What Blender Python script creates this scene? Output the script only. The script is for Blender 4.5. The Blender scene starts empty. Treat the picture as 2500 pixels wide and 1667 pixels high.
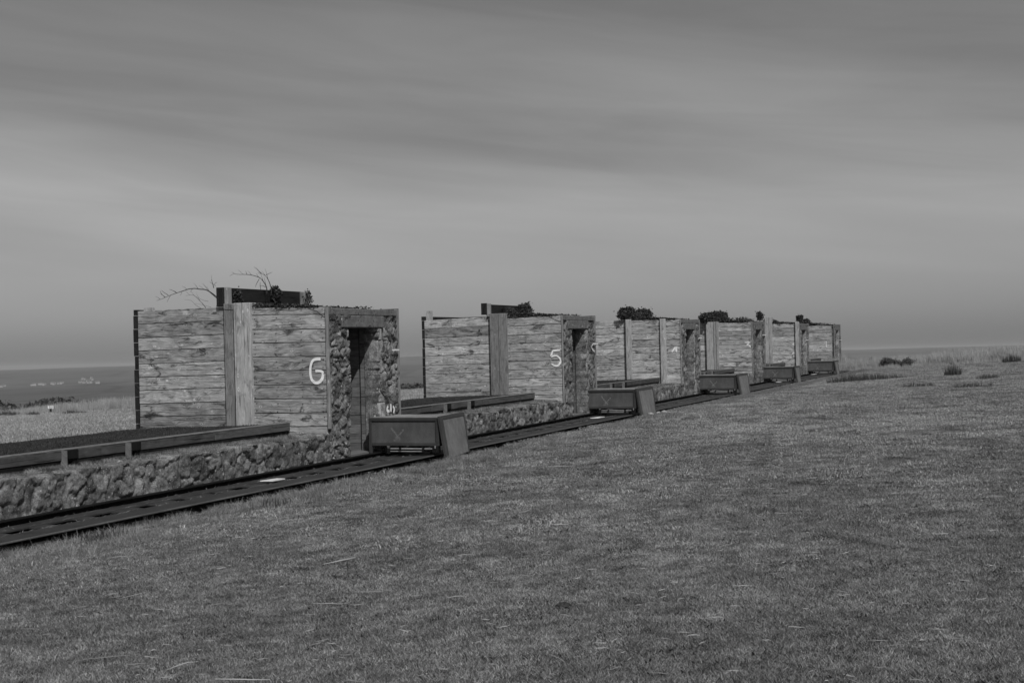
import bpy, math, random
import numpy as np
from mathutils import Matrix, Vector
rad = math.radians
scene = bpy.context.scene
COL = scene.collection

# ------------------------------------------------------------------ camera
W_, H_ = 2500, 1667
FPX = 3300.0
cam_d = bpy.data.cameras.new("camera"); cam = bpy.data.objects.new("camera", cam_d); COL.objects.link(cam)
cam_d.sensor_width = 36; cam_d.lens = 36 * FPX / W_
cam_d.clip_start = .1; cam_d.clip_end = 40000
EYE = 1.7
pitch = math.atan(40.2 / FPX); roll = rad(1.2)
cam.matrix_world = (Matrix.Translation((0, 0, EYE)) @ Matrix.Rotation(rad(90) + pitch, 4, 'X') @ Matrix.Rotation(-roll, 4, 'Z'))
scene.camera = cam
scene.render.resolution_x = 1024; scene.render.resolution_y = 682

# ------------------------------------------------------------------ light
TH = math.atan(1290 / FPX); SLOPE = .0106
E_ = Vector((math.sin(TH), math.cos(TH), 0)); N_ = Vector((math.cos(TH), -math.sin(TH), 0))
Ldir = (-1.15 * E_ + 1.0 * N_ + Vector((0, 0, 1.65))).normalized()      # towards the sun
elev = math.asin(Ldir.z); azim = math.atan2(Ldir.x, Ldir.y)
sd = bpy.data.lights.new("sun", 'SUN'); sun = bpy.data.objects.new("sun", sd); COL.objects.link(sun)
sd.energy = 2.9; sd.angle = rad(.53); sd.color = (1, 1, 1)
sun.rotation_euler = Ldir.to_track_quat('Z', 'Y').to_euler(); sun.location = (0, 0, 30)

world = bpy.data.worlds.new("World"); scene.world = world; world.use_nodes = True
nt = world.node_tree; nt.nodes.clear()
def wn(t, **k):
    n = nt.nodes.new(t)
    for a, b in k.items(): setattr(n, a, b)
    return n
def wl(a, b): nt.links.new(a, b)
sky = wn('ShaderNodeTexSky', sky_type='NISHITA', sun_disc=False, sun_elevation=elev, sun_rotation=azim, air_density=1.0, dust_density=1.5)
bw = wn('ShaderNodeRGBToBW'); wl(sky.outputs[0], bw.inputs[0])
tc = wn('ShaderNodeTexCoord'); sp = wn('ShaderNodeSeparateXYZ'); wl(tc.outputs['Generated'], sp.inputs[0])
SKY_RAMP = [(0.0, .74), (.02, .66), (.05, .64), (.10, .70), (.14, .68), (.20, .66), (.26, .62), (.42, .34), (1.0, .24)]
ramp = wn('ShaderNodeValToRGB'); wl(sp.outputs[2], ramp.inputs[0])
cr = ramp.color_ramp
while len(cr.elements) < len(SKY_RAMP): cr.elements.new(.5)
for el, (p, v) in zip(cr.elements, SKY_RAMP): el.position = p; el.color = (v, v, v, 1)
# thin high cloud bands
def wm(op, a, b=None, c=None):
    n = wn('ShaderNodeMath', operation=op)
    for i, x in enumerate((a, b, c)):
        if x is None: continue
        if isinstance(x, (int, float)): n.inputs[i].default_value = x
        else: wl(x, n.inputs[i])
    return n.outputs[0]
vv = wm('ADD', sp.outputs[2], wm('MULTIPLY', sp.outputs[0], .13))
comb = wn('ShaderNodeCombineXYZ'); wl(wm('MULTIPLY', sp.outputs[0], 1.6), comb.inputs[0]); wl(wm('MULTIPLY', vv, 15.0), comb.inputs[1]); comb.inputs[2].default_value = 3.7
n1 = wn('ShaderNodeTexNoise'); n1.inputs['Scale'].default_value = 1.0; n1.inputs['Detail'].default_value = 5; n1.inputs['Roughness'].default_value = .42; n1.inputs['Distortion'].default_value = .35
wl(comb.outputs[0], n1.inputs['Vector'])
comb2 = wn('ShaderNodeCombineXYZ'); wl(wm('MULTIPLY', sp.outputs[0], 4.5), comb2.inputs[0]); wl(wm('MULTIPLY', wm('ADD', sp.outputs[2], wm('MULTIPLY', sp.outputs[0], .11)), 40.0), comb2.inputs[1]); comb2.inputs[2].default_value = 9.1
n2 = wn('ShaderNodeTexNoise'); n2.inputs['Scale'].default_value = 1.0; n2.inputs['Detail'].default_value = 6; n2.inputs['Roughness'].default_value = .55; n2.inputs['Distortion'].default_value = .5
wl(comb2.outputs[0], n2.inputs['Vector'])
cl = wm('ADD', wm('MULTIPLY', wm('SUBTRACT', n1.outputs[0], .5), 1.05), wm('MULTIPLY', wm('SUBTRACT', n2.outputs[0], .5), .48))
fade = wn('ShaderNodeMapRange'); wl(sp.outputs[2], fade.inputs[0]); fade.inputs[1].default_value = .03; fade.inputs[2].default_value = .13; fade.inputs[3].default_value = 0; fade.inputs[4].default_value = 1
clm = wm('ADD', wm('MULTIPLY', wm('MULTIPLY', cl, fade.outputs[0]), .85), 1.0)
fin = wm('MULTIPLY', wm('MULTIPLY', bw.outputs[0], ramp.outputs[0]), clm)
bg = wn('ShaderNodeBackground'); wl(fin, bg.inputs[0]); bg.inputs[1].default_value = .1
wo = wn('ShaderNodeOutputWorld'); wl(bg.outputs[0], wo.inputs[0])
scene.view_settings.view_transform = 'Standard'; scene.view_settings.look = 'None'
scene.view_settings.exposure = 0.0; scene.view_settings.gamma = 1.0
scene.render.engine = 'CYCLES'
scene.cycles.max_bounces = 5; scene.cycles.transparent_max_bounces = 8; scene.cycles.volume_bounces = 0

# ------------------------------------------------------------------ the place's own frame
# t = metres right of the stone fronts, s = metres along the track, z = height (all tilted with the 1 % fall of the site)
D0 = 22.2
O_ = Vector((-3.00712877, D0, 0))
PITCH_S = 11.684272
FRAME = Matrix.Translation(O_) @ Matrix.Rotation(-TH, 4, 'Z') @ Matrix.Rotation(SLOPE, 4, 'X')
def fw(t, s, z): return FRAME @ Vector((t, s, z))
def w2f(v):
    q = FRAME.inverted() @ Vector(v); return q.x, q.y, q.z
rng = random.Random(7); nrs = np.random.RandomState(11)

# ------------------------------------------------------------------ node helpers
class NT:
    def __init__(s, name, rough=.85, spec=.25):
        s.m = bpy.data.materials.new(name); s.m.use_nodes = True; s.t = s.m.node_tree; s.t.nodes.clear()
        s.out = s.t.nodes.new('ShaderNodeOutputMaterial'); s.b = s.t.nodes.new('ShaderNodeBsdfPrincipled')
        s.b.inputs['Roughness'].default_value = rough; s.b.inputs['Specular IOR Level'].default_value = spec
        s.l(s.b.outputs[0], s.out.inputs[0])
    def n(s, t, **k):
        n = s.t.nodes.new(t)
        for a, b in k.items(): setattr(n, a, b)
        return n
    def l(s, a, b): s.t.links.new(a, b)
    def set(s, inp, x):
        if isinstance(x, (int, float)): inp.default_value = x
        elif isinstance(x, tuple): inp.default_value = x
        else: s.l(x, inp)
    def m_(s, op, a, b=None, c=None, clamp=False):
        n = s.n('ShaderNodeMath', operation=op); n.use_clamp = clamp
        for i, x in enumerate((a, b, c)):
            if x is not None: s.set(n.inputs[i], x)
        return n.outputs[0]
    def coord(s, kind='Object'): return s.n('ShaderNodeTexCoord').outputs[kind]
    def pos(s): return s.n('ShaderNodeNewGeometry').outputs['Position']
    def attr(s, name, out=0): return s.n('ShaderNodeAttribute', attribute_name=name).outputs[out]
    def map(s, vec, scale=(1, 1, 1), loc=(0, 0, 0), rot=(0, 0, 0)):
        n = s.n('ShaderNodeMapping'); s.l(vec, n.inputs[0]); n.inputs[1].default_value = loc; n.inputs[2].default_value = rot; n.inputs[3].default_value = scale
        return n.outputs[0]
    def noise(s, vec, scale, detail=3, rough=.55, dist=0):
        n = s.n('ShaderNodeTexNoise'); s.l(vec, n.inputs['Vector'])
        n.inputs['Scale'].default_value = scale; n.inputs['Detail'].default_value = detail; n.inputs['Roughness'].default_value = rough; n.inputs['Distortion'].default_value = dist
        return n.outputs[0]
    def voro(s, vec, scale, feature='F1', rnd=1.0, out='Distance'):
        n = s.n('ShaderNodeTexVoronoi', feature=feature); s.l(vec, n.inputs['Vector']); n.inputs['Scale'].default_value = scale; n.inputs['Randomness'].default_value = rnd
        return n.outputs[out]
    def mr(s, x, a, b, c, d):
        n = s.n('ShaderNodeMapRange'); s.set(n.inputs[0], x)
        for i, v in enumerate((a, b, c, d)): s.set(n.inputs[i + 1], v)
        return n.outputs[0]
    def mix(s, f, a, b): # scalars
        return s.m_('ADD', s.m_('MULTIPLY', a, s.m_('SUBTRACT', 1.0, f)), s.m_('MULTIPLY', b, f))
    def bump(s, h, strength=.4, dist=.01):
        n = s.n('ShaderNodeBump'); s.set(n.inputs['Height'], h); n.inputs['Strength'].default_value = strength; n.inputs['Distance'].default_value = dist
        s.l(n.outputs[0], s.b.inputs['Normal'])
    def col(s, v):
        c = s.n('ShaderNodeCombineColor')
        for i in range(3): s.set(c.inputs[i], v)
        s.l(c.outputs[0], s.b.inputs['Base Color'])

def wood(name, base=.30, axis='x', contrast=1.0, stain=.6, knots=True, grain=1.0):
    """weathered softwood; boards run along the object's axis; 'tone' (r brightness, g shift) differs per board"""
    a = NT(name, .8, .2); tone = a.attr('tone', 0); sep = a.n('ShaderNodeSeparateColor'); a.l(tone, sep.inputs[0])
    r, g = sep.outputs[0], sep.outputs[1]
    xyz = a.n('ShaderNodeSeparateXYZ'); a.l(a.coord(), xyz.inputs[0])
    if axis == 'x': u, v = xyz.outputs[0], xyz.outputs[2]
    elif axis == 'y': u, v = xyz.outputs[1], a.m_('ADD', xyz.outputs[2], xyz.outputs[0])
    else: u, v = xyz.outputs[2], a.m_('ADD', xyz.outputs[0], xyz.outputs[1])
    u = a.m_('ADD', u, a.m_('MULTIPLY', g, 37.0)); v = a.m_('ADD', v, a.m_('MULTIPLY', g, 11.0))
    def vec(su, sv, w=0.0):
        c = a.n('ShaderNodeCombineXYZ'); a.set(c.inputs[0], a.m_('MULTIPLY', u, su)); a.set(c.inputs[1], a.m_('MULTIPLY', v, sv)); c.inputs[2].default_value = w
        return c.outputs[0]
    kd = a.voro(vec(4.0, 8.0), 1.0, rnd=.95)
    kn = a.mr(kd, .0, .45, 1.0, 0.0)                       # 1 at a knot
    warp = a.noise(vec(1.3, 3.0, 2), 1.0, 3, .5)
    gv = a.m_('ADD', a.m_('MULTIPLY', v, 55.0 * grain), a.m_('ADD', a.m_('MULTIPLY', warp, 14.0), a.m_('MULTIPLY', a.m_('MULTIPLY', kn, kn), 7.0 if knots else 0.0)))
    c = a.n('ShaderNodeCombineXYZ'); a.set(c.inputs[0], a.m_('MULTIPLY', u, 2.2)); a.set(c.inputs[1], gv)
    g1 = a.noise(c.outputs[0], 1.0, 4, .65)
    fine = a.noise(vec(9, 260, 5), 1.0, 2, .6)
    blot = a.noise(vec(2.6, 7.5, 9), 1.0, 5, .68, .9)
    dark = a.mr(a.noise(vec(2.0, 5.0, 21), 1.0, 6, .72, 1.2), .54, .64, 0, 1)
    runs = a.mr(a.noise(vec(7.5, .8, 33), 1.0, 3, .6), .56, .72, 0, 1)
    val = a.m_('MULTIPLY', a.mr(g1, .3, .7, 1 - .42 * contrast, 1 + .40 * contrast), a.mr(fine, .3, .7, .86, 1.14))
    val = a.m_('MULTIPLY', val, a.mr(blot, .3, .7, 1 - .40 * contrast, 1 + .32 * contrast))
    val = a.m_('MULTIPLY', val, a.m_('SUBTRACT', 1.0, a.m_('MULTIPLY', dark, stain)))
    val = a.m_('MULTIPLY', val, a.m_('SUBTRACT', 1.0, a.m_('MULTIPLY', runs, .22 * stain)))
    if knots:
        ring = a.mr(a.m_('ABSOLUTE', a.m_('SUBTRACT', kd, .10)), .0, .045, .9, 0.0)
        val = a.m_('MULTIPLY', val, a.m_('ADD', 1.0, a.m_('MULTIPLY', ring, 1.1)))
        val = a.m_('MULTIPLY', val, a.mr(kd, .03, .09, .30, 1.0))
    crack = a.mr(a.noise(vec(1.1, 48, 13), 1.0, 3, .6), .60, .63, 0, 1)
    val = a.m_('MULTIPLY', val, a.m_('SUBTRACT', 1.0, a.m_('MULTIPLY', crack, .7)))
    val = a.m_('MULTIPLY', a.m_('MULTIPLY', val, base), a.m_('MULTIPLY', r, 2.0))
    a.col(val)
    a.bump(a.m_('SUBTRACT', a.m_('ADD', a.m_('MULTIPLY', g1, .6), a.m_('MULTIPLY', fine, .4)), a.m_('MULTIPLY', crack, 2.0)), .35, .004)
    return a.m

def stone_mat(name, base=.12):
    a = NT(name, .92, .15); t = a.attr('tone', 0); sep = a.n('ShaderNodeSeparateColor'); a.l(t, sep.inputs[0]); co = a.coord()
    tone = sep.outputs[0]; gap = sep.outputs[1]
    n1 = a.noise(co, 9, 5, .65); n2 = a.noise(co, 45, 4, .7); n3 = a.noise(a.map(co, loc=(5, 3, 1)), 3.0, 3, .5)
    val = a.m_('MULTIPLY', a.mr(n1, .3, .7, .42, 1.6), a.mr(n2, .3, .7, .42, 1.6))
    val = a.m_('MULTIPLY', val, a.mr(n3, .3, .7, .75, 1.25))
    val = a.m_('MULTIPLY', a.m_('MULTIPLY', val, base), a.m_('MULTIPLY', tone, 2.0))
    val = a.m_('MULTIPLY', val, a.mr(gap, 0, 1, .55, 1.0))
    w = a.noise(co, 14, 2, .5)
    cc = a.n('ShaderNodeVectorMath', operation='SCALE'); a.l(co, cc.inputs[0]); cc.inputs[3].default_value = 1.0
    lich = a.mr(a.m_('SUBTRACT', a.voro(a.map(co, scale=(1, 1.6, .9)), 7.5), a.m_('MULTIPLY', a.m_('SUBTRACT', w, .5), .35)), .09, .15, 1.0, 0.0)
    pick = a.mr(a.noise(a.map(co, loc=(9, 2, 7)), 3.2, 2, .5), .44, .50, 0, 1)
    sm = a.mr(a.voro(a.map(co, loc=(2, 8, 3), scale=(1, 1.5, .8)), 30), .14, .22, 1.0, 0.0)
    pick2 = a.mr(a.noise(a.map(co, loc=(1, 12, 7)), 5, 2, .5), .48, .55, 0, 1)
    f = a.m_('MAXIMUM', a.m_('MULTIPLY', a.m_('MULTIPLY', lich, pick), .75), a.m_('MULTIPLY', a.m_('MULTIPLY', sm, pick2), .8))
    val = a.mix(f, val, .48)
    a.col(val); a.bump(a.m_('ADD', n1, a.m_('MULTIPLY', n2, .6)), .6, .012)
    return a.m

def concrete(name, base=.15):
    a = NT(name, .9, .2); co = a.coord()
    n1 = a.noise(co, 7, 5, .65); n2 = a.noise(co, 60, 3, .7)
    pits = a.mr(a.voro(a.map(co, scale=(1, 1, .7)), 20), .16, .30, 0.12, 1.0)
    pk = a.mr(a.noise(co, 3.5, 2, .5), .46, .56, 0, 1)
    val = a.m_('MULTIPLY', a.mr(n1, .3, .7, .65, 1.35), a.mr(n2, .3, .7, .75, 1.25))
    val = a.m_('MULTIPLY', val, a.mix(pk, 1.0, pits))
    a.col(a.m_('MULTIPLY', val, base)); a.bump(a.m_('ADD', n1, a.m_('MULTIPLY', pits, .5)), .5, .01)
    return a.m

def paint(name, base, var=.3, rough=.6, streak=.35, spec=.4, sc=1.0):
    a = NT(name, rough, spec); co = a.coord()
    n1 = a.noise(co, 2.2 * sc, 4, .6); n2 = a.noise(a.map(co, scale=(9, 9, 1.1)), 1.6 * sc, 4, .6); n3 = a.noise(co, 40, 3, .6)
    val = a.m_('MULTIPLY', a.mr(n1, .3, .7, 1 - var, 1 + var), a.mr(n2, .3, .7, 1 - streak, 1 + streak))
    val = a.m_('MULTIPLY', val, a.mr(n3, .3, .7, .85, 1.15))
    a.col(a.m_('MULTIPLY', val, base)); a.bump(n3, .15, .003)
    return a.m

def worn_white(name, base=.82, cover=.42, amp=.10, streak=True):
    a = NT(name, .7, .3); co = a.coord()
    n = a.noise(a.map(co, scale=(3.0, 3.0, 55)) if streak else co, 1.0 if streak else 14, 4, .6)
    a.col(a.m_('MULTIPLY', a.mr(n, .3, .7, .75, 1.1), base))
    tr = a.n('ShaderNodeBsdfTransparent'); mx = a.n('ShaderNodeMixShader')
    a.l(a.mr(n, cover - amp, cover, 0, 1), mx.inputs[0]); a.l(tr.outputs[0], mx.inputs[1]); a.l(a.b.outputs[0], mx.inputs[2]); a.l(mx.outputs[0], a.out.inputs[0])
    return a.m

def scuff(name, base, alpha):
    a = NT(name, .8, .2); co = a.coord(); n = a.noise(co, 22, 4, .65); a.col(base)
    tr = a.n('ShaderNodeBsdfTransparent'); mx = a.n('ShaderNodeMixShader')
    a.l(a.m_('MULTIPLY', a.mr(n, .3, .62, 0, 1), a.m_('MULTIPLY', a.attr('tone', 2), alpha)), mx.inputs[0]); a.l(tr.outputs[0], mx.inputs[1]); a.l(a.b.outputs[0], mx.inputs[2]); a.l(mx.outputs[0], a.out.inputs[0])
    return a.m

def blade_mat(name, lo, hi, big=.35, transl=.25):
    """leaf/blade: per-blade tone in attribute, wide patches of paler and darker growth from place to place"""
    a = NT(name, .75, .2); t = a.attr('tone', 2); p = a.pos()
    n1 = a.noise(a.map(p, scale=(1, 1, .2)), .55, 4, .6); n2 = a.noise(a.map(p, scale=(1, .55, .2), loc=(31, 7, 0)), .13, 3, .55)
    v = a.mr(t, 0, 1, lo, hi); n0 = a.noise(a.map(p, scale=(1, 1, .2), loc=(3, 5, 0)), 5.5, 4, .7); v = a.m_('MULTIPLY', v, a.mr(n0, .3, .7, 1 - 1.3 * big, 1 + 1.3 * big))
    v = a.m_('MULTIPLY', v, a.mr(n1, .3, .7, 1 - .6 * big, 1 + .6 * big)); v = a.m_('MULTIPLY', v, a.mr(n2, .35, .65, 1 - .3 * big, 1 + .3 * big))
    a.col(v)
    tr = a.n('ShaderNodeBsdfTranslucent'); c = a.n('ShaderNodeCombineColor')
    for i in range(3): a.l(v, c.inputs[i])
    a.l(c.outputs[0], tr.inputs[0]); mx = a.n('ShaderNodeMixShader'); mx.inputs[0].default_value = transl
    a.l(a.b.outputs[0], mx.inputs[1]); a.l(tr.outputs[0], mx.inputs[2]); a.l(mx.outputs[0], a.out.inputs[0])
    return a.m

M = {}
M['plank'] = wood('weathered_planks', .37, 'x', 1.12, .72)
M['plank_rough'] = wood('stained_planks', .355, 'x', 1.15, .85)
M['post'] = wood('weathered_post', .33, 'z', .6, .35)
M['beam'] = wood('dark_stained_timber', .085, 'y', .7, .3, knots=False)
M['sunlit'] = wood('sunlit_timber', .19, 'y', .7, .3, knots=False)  # paler wood paints sunlight on the edging top and bracket sides
M['beam_end'] = wood('dark_timber_across', .035, 'x', .6, .3, knots=False)
M['tar'] = wood('tarred_timber', .022, 'y', .8, .3, knots=False)
M['tarz'] = wood('tarred_post', .022, 'z', .8, .3, knots=False)
M['inner'] = wood('inner_boards', .15, 'x', .7, .3, knots=False)
M['stone'] = stone_mat('rubble_stone', .145)
M['block'] = stone_mat('dressed_stone', .27)
M['conc'] = concrete('pitted_concrete', .15)
M['steel'] = paint('dark_steel', .035, .35, .55, .3)
M['deck'] = paint('rusty_deck_plate', .042, .35, .6, .15)
M['lip'] = paint('worn_sunlit_lip', .10, .3, .5, .1)  # paler from wear and from sunlight put into the colour
M['frame'] = paint('dark_frame_paint', .048, .25, .55, .1)
M['panel'] = paint('front_board', .088, .3, .6, .08)
M['panel_side'] = paint('side_board', .14, .3, .6, .2)
M['lid'] = paint('lid_board', .26, .3, .6, .3)
M['zinc'] = paint('zinc_bar', .26, .3, .4, .1)
M['black'] = paint('black_paint_and_shade', .012, .3, .9, .2, .1)  # black paint, also the shade painted into rail channel and deck slots
M['white'] = paint('white_paint', .78, .06, .5, .04)
M['number'] = worn_white('number_paint', .98, .36, .06)
M['faint'] = worn_white('faint_paint', .50, .52, .1)
M['scuff'] = scuff('scuffed_paint', .30, .95)
M['leaf'] = blade_mat('ivy_leaves', .018, .085, .15, .1)
M['twig'] = paint('dead_twigs', .05, .3, .9, .1)
M['soil'] = paint('leaf_litter', .055, .5, .95, .1)

# ------------------------------------------------------------------ mesh helpers
class MB:
    def __init__(s): s.v = []; s.f = []; s.c = []; s.sm = []
    def add(s, vs, fs, tone=(.5, .5, .5), smooth=False):
        b = len(s.v); s.v += [tuple(v) for v in vs]
        for f in fs: s.f.append([b + i for i in f]); s.c.append(tone); s.sm.append(smooth)
    def box(s, a, b, tone=(.5, .5, .5), bev=0.0, jit=0.0):
        x0, y0, z0 = [min(a[i], b[i]) for i in range(3)]; x1, y1, z1 = [max(a[i], b[i]) for i in range(3)]
        if bev <= 0 or min(x1 - x0, y1 - y0, z1 - z0) < 2.5 * bev:
            vs = [(x, y, z) for x in (x0, x1) for y in (y0, y1) for z in (z0, z1)]
            s.add(vs, [(0, 1, 3, 2), (4, 6, 7, 5), (0, 4, 5, 1), (2, 3, 7, 6), (0, 2, 6, 4), (1, 5, 7, 3)], tone); return
        # chamfered box: 24 verts
        cs = ((x0, x1), (y0, y1), (z0, z1)); idx = {}; vs = []
        for i in (0, 1):
            for j in (0, 1):
                for k in (0, 1):
                    for ax in range(3):
                        p = [cs[0][i], cs[1][j], cs[2][k]]
                        for q in range(3):
                            if q != ax: p[q] += bev if (i, j, k)[q] == 0 else -bev
                        if jit: p = [c + rng.uniform(-jit, jit) for c in p]
                        idx[(i, j, k, ax)] = len(vs); vs.append(p)
        fs = []
        for ax in range(3):
            o = [q for q in range(3) if q != ax]
            for e in (0, 1):
                ks = []
                for (p, q) in ((0, 0), (1, 0), (1, 1), (0, 1)):
                    t = [0, 0, 0]; t[ax] = e; t[o[0]] = p; t[o[1]] = q; ks.append(idx[(*t, ax)])
                fs.append(ks)
        for ax in range(3):       # edges along ax
            o = [q for q in range(3) if q != ax]
            for p in (0, 1):
                for q in (0, 1):
                    t0 = [0, 0, 0]; t0[o[0]] = p; t0[o[1]] = q; t1 = list(t0); t1[ax] = 1
                    fs.append([idx[(*t0, o[0])], idx[(*t0, o[1])], idx[(*t1, o[1])], idx[(*t1, o[0])]])
        for i in (0, 1):
            for j in (0, 1):
                for k in (0, 1): fs.append([idx[(i, j, k, 0)], idx[(i, j, k, 1)], idx[(i, j, k, 2)]])
        s.add(vs, fs, tone)
    def prism(s, front, back, tone=(.5, .5, .5)):
        n = len(front); s.add(list(front) + list(back), [list(range(n)), list(range(2 * n - 1, n - 1, -1))] + [(i, n + i, n + (i + 1) % n, (i + 1) % n) for i in range(n)], tone)
    def tube(s, pts, r0, r1, n=5, tone=(.5, .5, .5)):
        pts = [Vector(p) for p in pts]; m = len(pts); rings = []
        for i, p in enumerate(pts):
            d = (pts[min(i + 1, m - 1)] - pts[max(i - 1, 0)]).normalized()
            a = d.orthogonal().normalized(); b = d.cross(a); r = r0 + (r1 - r0) * i / max(1, m - 1)
            rings.append([p + a * (r * math.cos(6.2832 * k / n)) + b * (r * math.sin(6.2832 * k / n)) for k in range(n)])
        vs = [v for R in rings for v in R]
        fs = [(i * n + k, i * n + (k + 1) % n, (i + 1) * n + (k + 1) % n, (i + 1) * n + k) for i in range(m - 1) for k in range(n)]
        fs += [tuple(range(n - 1, -1, -1)), tuple((m - 1) * n + k for k in range(n))]
        s.add(vs, fs, tone, True)
    def build(s, name, mat, parent=None, recalc=True):
        me = bpy.data.meshes.new(name); me.from_pydata(s.v, [], s.f)
        at = me.color_attributes.new('tone', 'FLOAT_COLOR', 'CORNER')
        arr = np.ones((len(me.loops), 4), dtype=np.float32); cnt = np.array([len(f) for f in s.f])
        arr[:, :3] = np.repeat(np.array(s.c, dtype=np.float32), cnt, axis=0)
        at.data.foreach_set('color', arr.ravel())
        me.polygons.foreach_set('use_smooth', np.array(s.sm, dtype=bool))
        if recalc:
            import bmesh
            bm = bmesh.new(); bm.from_mesh(me); bmesh.ops.recalc_face_normals(bm, faces=bm.faces); bm.to_mesh(me); bm.free()
        me.materials.append(mat)
        o = bpy.data.objects.new(name, me); COL.objects.link(o)
        if parent: o.parent = parent
        return o
def rt(lo=.38, hi=.62): return (rng.uniform(lo, hi), rng.random(), rng.random())

def tag(o, label=None, cat=None, group=None, kind=None):
    if label: o['label'] = label
    if cat: o['category'] = cat
    if group: o['group'] = group
    if kind: o['kind'] = kind
    return o
def thing(name, label, cat, t=0, s=0, z=0, group=None):
    e = bpy.data.objects.new(name, None); COL.objects.link(e); e.empty_display_size = .2
    e.matrix_world = FRAME @ Matrix.Translation((t, s, z)); return tag(e, label, cat, group)
def place(o, t=0, s=0, z=0): o.matrix_world = FRAME @ Matrix.Translation((t, s, z)); return o
def copy_tree(o, parent=None):
    c = o.copy(); COL.objects.link(c)
    if parent: c.parent = parent; c.matrix_parent_inverse = o.matrix_parent_inverse
    for ch in list(o.children): copy_tree(ch, c)
    return c

def vnoise(x, y, seed=0):
    def h(i, j):
        n = (i * 374761393 + j * 668265263 + seed * 974711) & 0x7fffffff
        n = ((n ^ (n >> 13)) * 1274126177) & 0x7fffffff
        return ((n ^ (n >> 16)) & 0xffff) / 65535.0
    xi = np.floor(x).astype(np.int64); yi = np.floor(y).astype(np.int64); fx = x - xi; fy = y - yi
    fx = fx * fx * (3 - 2 * fx); fy = fy * fy * (3 - 2 * fy)
    return (h(xi, yi) * (1 - fx) + h(xi + 1, yi) * fx) * (1 - fy) + (h(xi, yi + 1) * (1 - fx) + h(xi + 1, yi + 1) * fx) * fy
def fbm(x, y, seed=0, oct=4):
    s = 0; a = .5
    for k in range(oct): s = s + a * vnoise(x * 2 ** k, y * 2 ** k, seed + k); a *= .5
    return s / (1 - .5 ** oct)

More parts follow.
